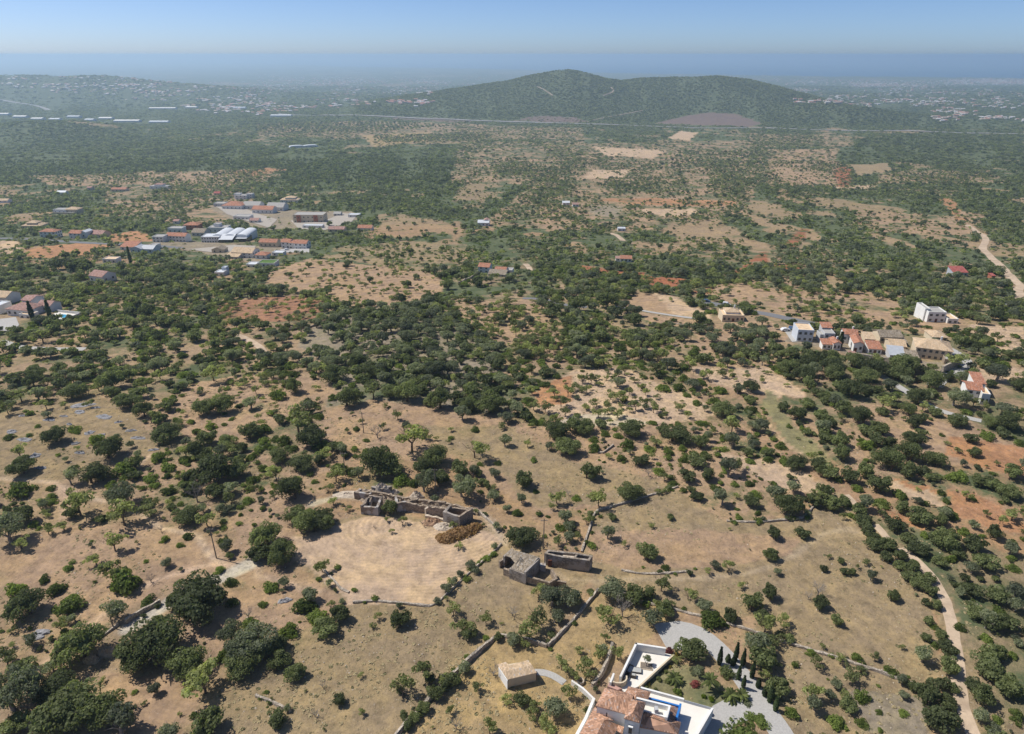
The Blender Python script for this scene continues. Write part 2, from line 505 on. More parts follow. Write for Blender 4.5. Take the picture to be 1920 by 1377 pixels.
def leafmat(name, col, var=.40, sub=.0, hue=.02):
    m, nt, b = new_mat(name)
    oi = N(nt, 'ShaderNodeObjectInfo')
    at_ = N(nt, 'ShaderNodeAttribute', attribute_name='tint')
    lo = tuple(x * (1 - var) for x in col); hi = (min(1, col[0] * (1 + var * 1.2)), min(1, col[1] * (1 + var)), col[2] * (1 + var * .6))
    c = ramp(nt, oi.outputs['Random'], [(.0, lo), (1., hi)])
    mm = N(nt, 'ShaderNodeVectorMath', operation='SCALE')
    nt.links.new(c, mm.inputs[0]); nt.links.new(at_.outputs['Fac'], mm.inputs['Scale'])
    nt.links.new(mm.outputs[0], b.inputs['Base Color'])
    b.inputs['Roughness'].default_value = .7
    b.inputs['Specular IOR Level'].default_value = .22
    tr = N(nt, 'ShaderNodeBsdfTranslucent'); mx = N(nt, 'ShaderNodeMixShader'); mx.inputs[0].default_value = .48
    tcol = mixc(nt, mm.outputs[0], (1.35, 1.45, .9), 1.0, 'MULTIPLY'); nt.links.new(tcol, tr.inputs['Color'])
    out = nt.nodes['Material Output']
    nt.links.new(b.outputs[0], mx.inputs[1]); nt.links.new(tr.outputs[0], mx.inputs[2]); nt.links.new(mx.outputs[0], out.inputs['Surface'])
    return m

M = {}
M['carob'] = leafmat('carob_leaves', (.140, .168, .078))
M['mastic'] = leafmat('mastic_leaves', (.150, .200, .055))
M['olive'] = leafmat('olive_leaves', (.185, .210, .140))
M['almond'] = leafmat('almond_leaves', (.235, .265, .115))
M['yellow'] = leafmat('yellowing_leaves', (.22, .19, .05))
M['lime'] = leafmat('lime_leaves', (.17, .25, .02))
M['cypress'] = leafmat('cypress_leaves', (.05, .075, .03))
M['palm'] = leafmat('palm_leaves', (.12, .15, .05))
M['pink'] = leafmat('pink_blossom', (.30, .10, .10))
M['brush'] = leafmat('dead_brushwood', (.27, .18, .10))
M['twig'] = leafmat('bare_twigs', (.24, .21, .18))
M['bark'] = plain('bark', (.12, .09, .065), .95, 6, .3, .4)
M['palebark'] = plain('pale_bark', (.25, .22, .19), .95, 6, .3, .4)
M['white'] = plain('white_render', (.74, .73, .70), .9, .8, .05, .05, dirt=(.66, .63, .58))
M['cream'] = plain('cream_render', (.60, .50, .36), .9, .8, .08, .05)
M['shadeblue'] = plain('shade_blue_render', (.52, .56, .61), .9, .8, .06, .05)  # bluish wall colour; for white walls, their shade is painted into it
M['greyw'] = plain('grey_render', (.46, .46, .46), .9, .8, .1, .08)
M['brick'] = plain('red_brick_render', (.36, .14, .08), .9, 3, .15, .1)
M['glass'] = plain('dark_glass', (.02, .025, .03), .12, 1, .1, 0, spec=.6)
M['pane'] = plain('window_pane', (.05, .06, .07), .15, 1, .1, 0, spec=.6)
M['door'] = plain('brown_door', (.13, .05, .03), .6, 4, .2, .05)
M['tile'] = tiles('terracotta_tiles', (.47, .27, .175))
M['tile_o'] = tiles('orange_tiles', (.44, .20, .12), .25)
M['tile_p'] = tiles('pinkish_tiles', (.40, .235, .19), .2)
M['tile_b'] = tiles('beige_tiles', (.60, .44, .28), .2)
M['tile_old'] = tiles('old_lichened_tiles', (.30, .245, .18), .35)
M['tile_r'] = tiles('red_tiles', (.38, .10, .08), .2)
M['concrete'] = plain('concrete_roof', (.36, .345, .32), .9, .8, .12, .05)
M['whiteroof'] = plain('white_sheet_roof', (.60, .62, .64), .5, .5, .06, .05)
M['metal'] = plain('grey_metal', (.40, .42, .45), .5, .6, .12, .05)
M['stone'] = stone('rubble_stone', (.34, .27, .20), (.14, .10, .07))
M['stone_p'] = stone('plastered_rubble', (.28, .225, .18), (.14, .11, .08), white=(.41, .385, .36))
M['stone_g'] = stone('grey_rubble', (.27, .225, .18), (.12, .10, .08), white=(.34, .30, .26))
M['drystone'] = stone('dry_stone', (.42, .36, .29), (.20, .165, .13), 3.2, .35)
M['rock'] = plain('limestone', (.27, .265, .27), .95, 1.6, .35, .9, 4)
M['rockwarm'] = plain('warm_limestone', (.44, .36, .26), .95, 1.2, .3, .9, 3)
M['rubble'] = plain('pale_rubble', (.50, .42, .33), .95, 2.5, .3, .9, 5)
M['paving'] = plain('white_paving', (.72, .68, .61), .8, .6, .05, .05)
M['blue'] = plain('blue_paint', (.03, .17, .48), .5, 1, .1, 0)
M['pool'] = plain('pool_water', (.05, .38, .60), .08, .5, .1, .05, spec=.6)
M['gravel'] = plain('gravel_drive', (.40, .385, .36), .95, 3, .14, .4, 9)
M['asphalt'] = plain('grey_asphalt', (.17, .17, .175), .9, 1.5, .15, .2)
M['dirt'] = plain('pale_dirt', (.50, .385, .275), .95, .5, .2, .5, 2, dirt=(.36, .27, .19))
M['reddirt'] = plain('orange_dirt', (.46, .29, .18), .95, .5, .2, .5, 2, dirt=(.32, .21, .13))
M['wood'] = plain('weathered_wood', (.20, .165, .13), .9, 5, .3, .3)
M['carpaint'] = plain('white_car_paint', (.7, .7, .7), .3, 1, .02, 0, spec=.5)
M['carblue'] = plain('dark_blue_car_paint', (.05, .09, .16), .3, 1, .02, 0, spec=.5)
M['tyre'] = plain('black_rubber', (.02, .02, .02), .8, 1, .1, 0)
M['yard'] = plain('stone_yard', (.37, .33, .28), .95, 1.0, .2, .4, 4)
M['lawn'] = plain('mown_lawn', (.09, .16, .035), .9, 2, .25, .4, 12)
M['wicker'] = plain('dark_wicker', (.10, .085, .07), .8, 8, .2, .3)
M['cushion'] = plain('grey_cushion', (.42, .42, .40), .9, 4, .1, .1)

def make_ground():
    m, nt, b = new_mat('country_soil')
    soil = N(nt, 'ShaderNodeAttribute', attribute_name='soil')
    veg = N(nt, 'ShaderNodeAttribute', attribute_name='veg')
    fur = N(nt, 'ShaderNodeAttribute', attribute_name='furrow')
    fph = N(nt, 'ShaderNodeAttribute', attribute_name='phase')
    tc = N(nt, 'ShaderNodeTexCoord')
    def noise(sc, det=8.0, ro=.6):
        n = N(nt, 'ShaderNodeTexNoise', _Scale=sc, _Detail=det, _Roughness=ro)
        nt.links.new(tc.outputs['Object'], n.inputs['Vector']); return n.outputs['Fac']
    def mth(op, a, bb=None, clamp=False):
        q = N(nt, 'ShaderNodeMath', operation=op, use_clamp=clamp)
        for i, v in enumerate((a, bb)):
            if v is None: continue
            if hasattr(v, 'links'): nt.links.new(v, q.inputs[i])
            else: q.inputs[i].default_value = v
        return q.outputs[0]
    v1 = ramp(nt, noise(.35, 10.0, .7), [(.30, (.56, .56, .57)), (.5, (.94, .94, .94)), (.70, (1.28, 1.25, 1.18))])
    col = mixc(nt, soil.outputs['Color'], v1, 1.0, 'MULTIPLY')
    # bleached straw and bare earth
    straw = ramp(nt, noise(.07, 10.0, .78), [(.44, (0, 0, 0)), (.60, (.8, .8, .8))])
    col = mixc(nt, col, mixc(nt, col, (1.25, 1.22, 1.0), 1.0, 'MULTIPLY'), straw)
    # stones and tufts, fine speckle
    sp = ramp(nt, noise(1.3, 5.0, .85), [(.53, (0, 0, 0)), (.63, (.62, .62, .62))])
    sp2 = mixc(nt, sp, (0., 0., 0.), mth('MULTIPLY', fur.outputs['Fac'], .8, True))
    col = mixc(nt, col, (.13, .115, .065), sp2)
    sp3 = ramp(nt, noise(1.1, 5.0, .85), [(.61, (0, 0, 0)), (.67, (.7, .7, .7))])
    col = mixc(nt, col, (.47, .42, .36), sp3)
    # furrows
    w = mth('SINE', mth('ADD', fph.outputs['Fac'], mth('MULTIPLY', noise(.16, 4.0), 9.0)))
    w2 = mth('MULTIPLY', mth('MULTIPLY', mth('ADD', w, mth('SUBTRACT', noise(.5, 6.0), .5)), fur.outputs['Fac']), .026)
    fcol = mth('SUBTRACT', 1.0, w2)
    vm = N(nt, 'ShaderNodeVectorMath', operation='SCALE')
    nt.links.new(col, vm.inputs[0]); nt.links.new(fcol, vm.inputs['Scale'])
    col = vm.outputs[0]
    # green underlay: threshold noise by cover
    big = noise(.035, 12.0, .74)
    g = mth('MULTIPLY', mth('SUBTRACT', mth('ADD', big, mth('MULTIPLY', veg.outputs['Fac'], .42)), .62), 9.0, True)
    gcol = ramp(nt, noise(.06, 10.0, .8), [(.35, (.055, .075, .035)), (.5, (.10, .12, .06)), (.66, (.16, .165, .09))])
    col = mixc(nt, col, gcol, g)
    nt.links.new(col, b.inputs['Base Color'])
    b.inputs['Roughness'].default_value = 1.0
    b.inputs['Specular IOR Level'].default_value = .08
    bp = N(nt, 'ShaderNodeBump', _Strength=.8, _Distance=.5)
    hh = mth('ADD', noise(.8, 10.0, .75), mth('MULTIPLY', w, mth('MULTIPLY', fur.outputs['Fac'], .10)))
    nt.links.new(hh, bp.inputs['Height']); nt.links.new(bp.outputs[0], b.inputs['Normal'])
    return m
M['ground'] = make_ground()

def make_sea():
    m, nt, b = new_mat('sea_water')
    tc = N(nt, 'ShaderNodeTexCoord')
    mp = N(nt, 'ShaderNodeMapping'); mp.inputs['Scale'].default_value = (.0006, .003, 1)
    nt.links.new(tc.outputs['Object'], mp.inputs['Vector'])
    n = N(nt, 'ShaderNodeTexNoise', _Scale=1.0, _Detail=8.0); nt.links.new(mp.outputs[0], n.inputs['Vector'])
    nt.links.new(ramp(nt, n.outputs['Fac'], [(.3, (.02, .085, .18)), (.7, (.03, .11, .22))]), b.inputs['Base Color'])
    b.inputs['Roughness'].default_value = .55
    b.inputs['Specular IOR Level'].default_value = .2
    return m
M['sea'] = make_sea()
M['motorway'] = plain('motorway_surface', (.27, .26, .25), .9, .02, .15, 0)
M['hilltrack'] = plain('hill_track_dirt', (.30, .24, .18), .95, .05, .2, 0)
# ------------------------------------------------------------------ the land, as one sheet, and the sea
def build_land():
    ys = list(np.arange(-80, 30, 5.0)); y = 30.0
    while y < 62000:
        ys.append(y); y += max(.62, y * (0.0052 if y < 1500 else .0075 if y < 6000 else .013))
    ys = np.array(ys)
    ts = np.linspace(-1.08, 1.08, 440)
    Yg = np.repeat(ys, len(ts)).reshape(len(ys), len(ts))
    Xg = ts[None, :] * (np.maximum(Yg, 0) + 75)
    x, y = Xg.ravel(), Yg.ravel()
    z = height(x, y)
    soil, cov, mix, fur, clump, hit, px, py = survey(x, y, z)
    soil = np.where((y > 5600)[:, None], soil * .55 + .45 * np.array([.13, .14, .10]), soil)
    # green underlay: strong far away where single plants are no longer built, faint near
    k = np.interp(y, [0, 160, 500, 1500, 3800, 5500], [.34, .40, .80, .95, 1.0, 1.0])
    veg = cov * k
    pale = np.clip((fbm(x / 420., y / 800., 131, 4) - .58) * 6, 0, 1) * np.clip((y - 4200) / 1500, 0, 1)
    veg = veg * (1 - .75 * pale)
    veg = np.where(z < SEA_Z + 3, veg * .5, veg)
    # direction of ploughing: rings in the threshing-floor field, straight elsewhere
    cx, cy, _ = at(790, 985)
    ring = np.hypot((x - cx[0]) * .62, (y - cy[0]) * 1.0) * 6.3
    ph = np.where(np.hypot(x - cx[0] + 4, y - cy[0]) < 75, ring, (x * .35 + y * .9) * 5.5)
    # worn paths with soft edges
    wob = 1.1 * (fbm(x / 5., y / 5., 201, 3) - .5)
    for w, colr, amt, pts in [
        (1.6, (.52,.39,.28), .9, '265 965 300 990 370 1005 385 1025 400 1048 430 1068'),
        (1.7, (.52,.37,.26), .9, '165 1178 230 1122 300 1085 400 1058 430 1062 440 1075'),
        (3.6, (.50,.45,.38), .95, '240 1180 300 1140 350 1110 400 1090 440 1072 480 1052'),
        (1.6, (.50,.38,.28), .8, '0 898 50 900 100 905 150 930 215 945 265 962'),
        (2.2, (.48,.34,.24), .8, '100 905 120 930 118 970'),
        (3.0, (.46,.33,.24), .8, '40 1290 70 1255 130 1215 165 1178'),
        (1.4, (.46,.36,.25), .55, '960 1025 1000 1060 1060 1085 1120 1090 1200 1086 1300 1086 1400 1076 1440 1064 1490 1040 1520 1018 1545 1000 1590 992 1625 1003 1660 1025'),
        (2.0, (.50,.40,.30), .7, '893 955 915 975 935 1000 948 1020'),
        (1.5, (.46,.34,.25), .7, '520 1000 480 1080 600 1110'),
        (1.3, (.50,.38,.27), .7, '1440 795 1470 830 1500 850 1520 880'),
        (2.2, (.36,.29,.19), .5, '1536 903 1560 925 1600 958 1645 990 1690 1030'),
        (2.2, (.50,.44,.34), .8, '585 945 640 930 700 935'),
        (1.6, (.48,.36,.27), .7, '235 900 260 870 280 855'),
    ]:
        v = [float(a) for a in pts.split()]
        wx, wy, _ = at(v[0::2], v[1::2])
        d = np.full(len(x), 1e9)
        box = (x > wx.min() - 8) & (x < wx.max() + 8) & (y > wy.min() - 8) & (y < wy.max() + 8)
        i = np.nonzero(box)[0]
        if not len(i): continue
        dd = np.full(len(i), 1e9)
        for a in range(len(wx) - 1):
            ax, ay, bx, by = wx[a], wy[a], wx[a + 1], wy[a + 1]
            L = (bx - ax) ** 2 + (by - ay) ** 2 + 1e-9
            t = np.clip(((x[i] - ax) * (bx - ax) + (y[i] - ay) * (by - ay)) / L, 0, 1)
            dd = np.minimum(dd, np.hypot(x[i] - ax - t * (bx - ax), y[i] - ay - t * (by - ay)))
        f = np.clip((w * .5 + .5 - dd + wob[i]) / 1.0, 0, 1) * amt
        soil[i] = soil[i] * (1 - f[:, None]) + np.array(colr) * f[:, None]
        veg[i] *= (1 - f); fur[i] *= (1 - f)
        TRACKS.append((wx, wy, w * .5 + .6))
    H, W = Yg.shape
    idx = np.arange(H * W).reshape(H, W)
    Q = np.stack([idx[:-1, :-1], idx[:-1, 1:], idx[1:, 1:], idx[1:, :-1]], -1).reshape(-1, 4)
    me = np_mesh('ground', np.stack([x, y, z], 1), Q, (M['ground'],), True, {
        'soil': ('FLOAT_COLOR', np.concatenate([soil, np.ones((len(x), 1))], 1).astype(np.float32)),
        'veg': ('FLOAT', veg.astype(np.float32)), 'furrow': ('FLOAT', fur.astype(np.float32)), 'phase': ('FLOAT', ph.astype(np.float32))})
    o = link(bpy.data.objects.new('ground', me)); tag(o, kind='structure')
    r = 158000
    s = mobj('sea', [(-r, 2000, SEA_Z), (r, 2000, SEA_Z), (r, 149500, SEA_Z), (-r, 149500, SEA_Z)], [(0, 1, 2, 3)], M['sea']); tag(s, kind='structure')

TRACKS = []      # (xs, ys, half width) : nothing grows here
BLOCK = []       # (x, y, radius)
build_land()

def resample(pts, step):
    """smooth a world polyline"""
    P = [np.array(p[:2]) for p in pts]
    P = [2 * P[0] - P[1]] + P + [2 * P[-1] - P[-2]]
    out = []
    for i in range(1, len(P) - 2):
        p0, p1, p2, p3 = P[i - 1:i + 3]
        n = max(2, int(np.linalg.norm(p2 - p1) / step))
        for k in range(n):
            t = k / n
            out.append(.5 * ((2 * p1) + (-p0 + p2) * t + (2 * p0 - 5 * p1 + 4 * p2 - p3) * t * t + (-p0 + 3 * p1 - 3 * p2 + p3) * t ** 3))
    out.append(P[-2])
    return np.array(out)

def strip(name, pts, w, mat, lift=.05, step=2.0, jit=.12, kind='structure', nx=5):
    v = [float(a) for a in pts.split()]
    wx, wy, wz = at(v[0::2], v[1::2])
    C = resample(list(zip(wx, wy)), step)
    T = np.gradient(C, axis=0); T /= np.linalg.norm(T, axis=1)[:, None] + 1e-9
    Nn = np.stack([-T[:, 1], T[:, 0]], 1)
    n = len(C)
    s = np.arange(n)
    wl = w / 2 * (1 + jit * 2 * (fbm(s / 3., s * 0, 301, 3) - .5)); wr = w / 2 * (1 + jit * 2 * (fbm(s / 3., s * 0 + 9, 302, 3) - .5))
    V = []
    for k in range(nx):
        f = k / (nx - 1)
        off = (-wl * (1 - f) + wr * f)[:, None] * Nn
        V.append(C + off)
    V = np.stack(V, 1).reshape(-1, 2)
    z = height(V[:, 0], V[:, 1])
    z = z.reshape(n, nx); z = np.maximum(z, z.mean(1, keepdims=True) - .1) + lift; z = z.ravel()
    idx = np.arange(n * nx).reshape(n, nx)
    Q = np.stack([idx[:-1, :-1], idx[:-1, 1:], idx[1:, 1:], idx[1:, :-1]], -1).reshape(-1, 4)
    me = np_mesh(name, np.column_stack([V, z]), Q, (mat,), True)
    o = link(bpy.data.objects.new(name, me)); tag(o, kind=kind)
    TRACKS.append((C[:, 0], C[:, 1], w / 2 + .8))
    return o

strip('dirt_track', '1690 1028 1706 1042 1722 1056 1748 1085 1768 1118 1778 1150 1787 1190 1795 1235 1798 1280 1803 1320 1815 1352 1830 1390', 2.5, M['dirt'], .06, 1.5, .2)
strip('dirt_track', '1586 928 1600 942 1622 962', 1.7, M['dirt'], .06, 1.5, .3)
strip('dirt_track', '1640 984 1652 996 1664 1010', 1.9, M['dirt'], .06, 1.5, .3)
strip('dirt_track', '1812 422 1822 428 1832 436 1842 440 1848 452 1843 466 1856 480 1868 492 1880 502 1888 512 1900 526 1912 535 1918 541', 5.5, M['dirt'], .12, 6, .3)
strip('dirt_track', '1918 536 1908 545 1912 553 1900 560', 5, M['dirt'], .12, 4, .3)
strip('dirt_track', '1143 438 1155 441 1162 446 1168 452', 5, M['dirt'], .15, 5, .3)
strip('dirt_track', '984 495 990 500 994 508', 4, M['dirt'], .15, 3, .3)
strip('dirt_track', '442 628 470 640 490 655 500 668', 3.2, M['dirt'], .08, 3, .3)
strip('driveway', '1246 1187 1275 1180 1310 1190 1342 1215 1370 1245 1392 1270 1412 1300 1432 1330 1462 1372 1485 1410', 4.4, M['gravel'], .07, 1.5, .06)
strip('driveway', '1238 1195 1262 1192 1295 1200', 7, M['gravel'], .09, 1.5, .06)
strip('driveway', '1412 1322 1385 1330 1358 1342 1345 1362 1335 1395', 5, M['gravel'], .10, 1.5, .05)
strip('garden_path', '1003 1261 1020 1262 1038 1268 1058 1281', 1.5, M['gravel'], .07, 1, .1)
strip('road', '-30 447 40 448 100 452 160 456 230 459 300 462 340 466', 7, M['asphalt'], .12, 6, .03)
strip('road', '1305 563 1340 571 1380 578 1440 590 1500 603 1560 615', 6.5, M['asphalt'], .12, 5, .03)
strip('road', '1100 577 1060 572 1020 562 980 560', 4, M['asphalt'], .12, 5, .03)
strip('road', '1150 575 1200 582 1260 592 1310 598', 2.5, M['gravel'], .12, 5, .1)
strip('road', '1770 652 1790 662 1808 676 1800 690 1780 702 1762 712 1752 725', 5.5, M['gravel'], .12, 4, .05)
strip('road', '1604 668 1616 682 1640 696 1700 735 1760 770 1840 790', 3.2, M['gravel'], .12, 4, .05)
strip('road', '0 640 40 652 90 655 160 655', 4, M['gravel'], .12, 4, .05)
strip('motorway', '520 214 640 217 760 221 860 225 960 229 1100 233 1240 238 1360 241 1500 243 1640 246 1780 249 1960 252', 24, M['motorway'], 1.2, 40, .05, nx=7)
strip('motorway', '-20 186 0 188 30 193 60 198 82 203 92 208', 24, M['motorway'], 1.5, 30, .05, nx=7)
strip('dirt_track', '1007 163 1018 168 1028 174 1036 180', 7, M['hilltrack'], 1.2, 20, .3)
strip('dirt_track', '1145 164 1150 171 1143 176 1131 180', 7, M['hilltrack'], 1.2, 20, .3)
strip('dirt_track', '1112 226 1140 220 1180 213 1205 208', 7, M['hilltrack'], 1.2, 20, .3)

# ------------------------------------------------------------------ plant forms
def rot_rand(n, r):
    q = r.normal(size=(n, 4)); q /= np.linalg.norm(q, axis=1)[:, None]
    return q

def quads(C, Nrm, size, r, asp=1.0):
    """leaf clumps: one small bent quad per point"""
    n = len(C)
    a = r.normal(size=(n, 3)); t = np.cross(Nrm, a); t /= np.linalg.norm(t, axis=1)[:, None] + 1e-9
    b = np.cross(Nrm, t)
    s = size * (0.6 + .8 * r.random(n))[:, None]
    V = np.stack([C - t * s, C - b * s * asp, C + t * s, C + b * s * asp], 1)
    V += r.normal(size=V.shape) * s[:, None, :] * .18
    return V.reshape(-1, 3)

FORM = {
  'bigcarob': (30, .36, 5200, .040, .06, 1.2), 'bigolive': (22, .34, 4200, .038, .3, 1.4),  # lobes, lobe radius, quads, leaf size, z0, ztop, fill
    'carob':  (24, .34, 2100, .062, .05, 1.25),
    'mastic': (14, .40, 1500, .062, .02, .72),
    'olive':  (14, .38, 1500, .062, .42, 1.45),
    'almond': (13, .30, 760, .060, .50, 1.45),
    'lowcarob': (9, .42, 120, .18, .0, 1.1),
    'lowmastic': (7, .46, 90, .19, .0, .70),
    'lowolive': (7, .44, 90, .18, .25, 1.35),
    'lowalmond': (6, .38, 60, .17, .35, 1.25),
}
def crown_mesh(form, mat, seed, hscale=1.0):
    L, lr, nq, ls, z0, z1 = FORM[form]
    r = np.random.default_rng(seed)
    lobes = []
    zc, zh = (z0 + z1) / 2, (z1 - z0) / 2
    asym = r.normal(0, .16, 2)
    for i in range(L):
        d = r.normal(size=3); d /= np.linalg.norm(d)
        if form.endswith('mastic'): d[2] = abs(d[2])
        rad = r.random() ** .45
        c = np.array([d[0] * (1 - lr * .8) * rad + asym[0], d[1] * (1 - lr * .8) * rad + asym[1], zc + d[2] * (zh - lr * .62) * rad])
        if form.endswith('mastic'): c[2] = z0 + abs(d[2]) * (z1 - lr * .72) * rad
        lobes.append((c, lr * r.uniform(.65, 1.15), r.uniform(.80, 1.22)))
    per = nq // L
    Cs, Ns, Ts = [], [], []
    for c, rr, tv in lobes:
        d = r.normal(size=(per, 3)); d /= np.linalg.norm(d, axis=1)[:, None]
        d[:, 2] = np.where(r.random(per) < .72, np.abs(d[:, 2]), d[:, 2])
        rad = rr * (1 - .38 * r.random(per) ** 2)[:, None]
        p = c + d * rad * np.array([1, 1, .80])
        nn = d + r.normal(size=d.shape) * .55; nn /= np.linalg.norm(nn, axis=1)[:, None]
        Cs.append(p); Ns.append(nn); Ts.append(tv * (.86 + .28 * r.random(per)))
    C = np.concatenate(Cs); Nn = np.concatenate(Ns); T = np.concatenate(Ts)
    k = C[:, 2] > .01; C, Nn, T = C[k], Nn[k], T[k]
    V = quads(C, Nn, ls, r); V[:, 2] = np.maximum(V[:, 2], .0) * hscale
    Q = np.arange(len(V)).reshape(-1, 4)
    return np_mesh('foliage', V, Q, (mat,), False, {'tint': ('FLOAT', np.repeat(T, 4).astype(np.float32))})

def tube(path, radii, sides=6):
    V, F = [], []
    for i, (p, rr) in enumerate(zip(path, radii)):
        p = Vector(p)
        d = (Vector(path[min(i + 1, len(path) - 1)]) - Vector(path[max(i - 1, 0)])).normalized()
        u = d.orthogonal().normalized(); w = d.cross(u)
        for k in range(sides):
            a = 2 * math.pi * k / sides
            V.append(p + (u * math.cos(a) + w * math.sin(a)) * rr)
        if i:
            for k in range(sides):
                b = (i - 1) * sides
                F.append((b + k, b + (k + 1) % sides, b + sides + (k + 1) % sides, b + sides + k))
    return V, F

def join(parts):
    V, F = [], []
    for v, f in parts:
        o = len(V); V += list(v); F += [tuple(i + o for i in q) for q in f]
    return V, F

def trunk_mesh(seed, mat, h0=.45, h1=1.0, r0=.07, limbs=5, twigs=0):
    r = random.Random(seed); parts = []
    top = Vector((r.uniform(-.06, .06), r.uniform(-.06, .06), h0))
    parts.append(tube([(0, 0, -.12), (top.x * .4, top.y * .4, h0 * .5), top], [r0 * 1.25, r0, r0 * .85]))
    for i in range(limbs):
        a = 2 * math.pi * (i + r.uniform(-.3, .3)) / limbs
        m = top + Vector((math.cos(a) * .25, math.sin(a) * .25, (h1 - h0) * .45))
        e = top + Vector((math.cos(a) * .62, math.sin(a) * .62, (h1 - h0) * r.uniform(.75, 1.05)))
        parts.append(tube([top - Vector((0, 0, .05)), m, e], [r0 * .6, r0 * .38, r0 * .14], 5))
        for k in range(twigs):
            s = m.lerp(e, r.uniform(0, .9))
            q = s + Vector((r.uniform(-.35, .35), r.uniform(-.35, .35), r.uniform(.1, .42)))
            parts.append(tube([s, s.lerp(q, .5) + Vector((r.uniform(-.04, .04),) * 3), q], [r0 * .26, r0 * .18, r0 * .07], 3))
            for kk in range(3):
                s2 = s.lerp(q, r.uniform(.3, 1)); q2 = s2 + Vector((r.uniform(-.2, .2), r.uniform(-.2, .2), r.uniform(.02, .25)))
                parts.append(tube([s2, q2], [r0 * .14, r0 * .05], 3))
    V, F = join(parts)
    return mesh_data('trunk', V, F, (mat,))

SPEC = {  # code: (name, parts, label words, category, group)
    'C': ('carob_tree', 'dark green carob tree', 'tree', 'dark evergreen trees on the hillside'),
    'O': ('olive_tree', 'grey-green olive tree', 'tree', 'olive trees on the hillside'),
    'L': ('almond_tree', 'light green open-crowned almond tree', 'tree', 'almond trees on the dry fields'),
    'M': ('mastic_shrub', 'bright green rounded shrub', 'shrub', 'green shrubs on the dry ground'),
    'B': ('bare_tree', 'leafless grey-branched tree', 'tree', 'leafless trees on the dry ground'),
}
crowns = {'C': [crown_mesh('carob', M['carob'], 100 + i) for i in range(4)],
          'O': [crown_mesh('olive', M['olive'], 200 + i) for i in range(4)],
          'L': [crown_mesh('almond', M['almond'], 300 + i) for i in range(4)],
          'M': [crown_mesh('mastic', M['mastic'], 400 + i) for i in range(5)]}
big = {'C': [crown_mesh('bigcarob', M['carob'], 150 + i) for i in range(3)], 'O': [crown_mesh('bigolive', M['olive'], 250 + i) for i in range(2)]}
trunks = {'C': trunk_mesh(1, M['bark'], .3, .9, .08), 'O': trunk_mesh(2, M['palebark'], .45, 1.05, .085), 'L': trunk_mesh(3, M['bark'], .5, 1.15, .05, 6, 2)}
bares = [trunk_mesh(20 + i, M['palebark'], .4, 1.2, .055, 6, 7) for i in range(3)]
PLANTS = []      # every individual plant: dict(o, code, size, pos)

def put_plant(code, x, y, z, R, hs=1.0):
    name, words_, cat, grp = SPEC[code]
    rz = random.uniform(0, 6.283)
    sc = (R * random.uniform(.84, 1.18), R * random.uniform(.84, 1.18), R * hs * random.uniform(.78, 1.22))
    if code in 'M':
        o = bpy.data.objects.new(name, random.choice(crowns['M']))
        o.location = (x, y, z - .05); o.rotation_euler = (0, 0, rz); o.scale = sc; link(o)
    elif code == 'B':
        o = bpy.data.objects.new(name, random.choice(bares))
        o.location = (x, y, z - .05); o.rotation_euler = (0, 0, rz); o.scale = sc; link(o)
    else:
        o = empty(name, (x, y, z - .05), rz); o.scale = sc
        link(bpy.data.objects.new('crown', random.choice(big[code] if code in big and R > 3.6 and y < 260 else crowns[code])), o)
        link(bpy.data.objects.new('trunk', trunks[code]), o)
    tag(o, None, cat, grp)
    PLANTS.append(dict(o=o, code=code, R=R, p=(x, y, z)))
    BLOCK.append((x, y, R))
    return o
# ------------------------------------------------------------------ building kit
def slab(name, polys, mat, parent=None, thick=.16):
    """pitched roof panels with thickness; the UV map runs across and down each slope in metres"""
    V, F, UV = [], [], []
    for poly in polys:
        P = [Vector(p) for p in poly]
        nrm = Vector((0, 0, 0))
        for i in range(len(P)):
            nrm += (P[i] - P[0]).cross(P[(i + 1) % len(P)] - P[0])
        if nrm.length < 1e-9: continue
        nrm.normalize()
        if nrm.z < 0: P.reverse(); nrm = -nrm
        u = Vector((0, 0, 1)).cross(nrm)
        u = u.normalized() if u.length > 1e-4 else Vector((1, 0, 0))
        v = nrm.cross(u)
        o = len(V); n = len(P)
        V += P + [p - Vector((0, 0, thick)) for p in P]
        F.append(tuple(range(o, o + n))); UV.append([(p.dot(u), p.dot(v)) for p in P])
        F.append(tuple(range(o + 2 * n - 1, o + n - 1, -1))); UV.append([(0, 0)] * n)
        for i in range(n):
            j = (i + 1) % n
            F.append((o + i, o + n + i, o + n + j, o + j)); UV.append([(0, 0)] * 4)
    me = mesh_data(name, V, F, (mat,))
    uvl = me.uv_layers.new(name='UVMap')
    k = 0
    for poly, uv in zip(me.polygons, UV):
        for q in uv:
            uvl.data[k].uv = q; k += 1
    return link(bpy.data.objects.new(name, me), parent)

def prism(poly, z0, z1):
    n = len(poly); z0 = [z0] * n if not hasattr(z0, '__len__') else z0; z1 = [z1] * n if not hasattr(z1, '__len__') else z1
    V = [(p[0], p[1], a) for p, a in zip(poly, z0)] + [(p[0], p[1], b) for p, b in zip(poly, z1)]
    F = [tuple(range(n - 1, -1, -1)), tuple(range(n, 2 * n))] + [(i, (i + 1) % n, n + (i + 1) % n, n + i) for i in range(n)]
    return V, F

def box(x0, x1, y0, y1, z0, z1):
    return prism([(x0, y0), (x1, y0), (x1, y1), (x0, y1)], z0, z1)

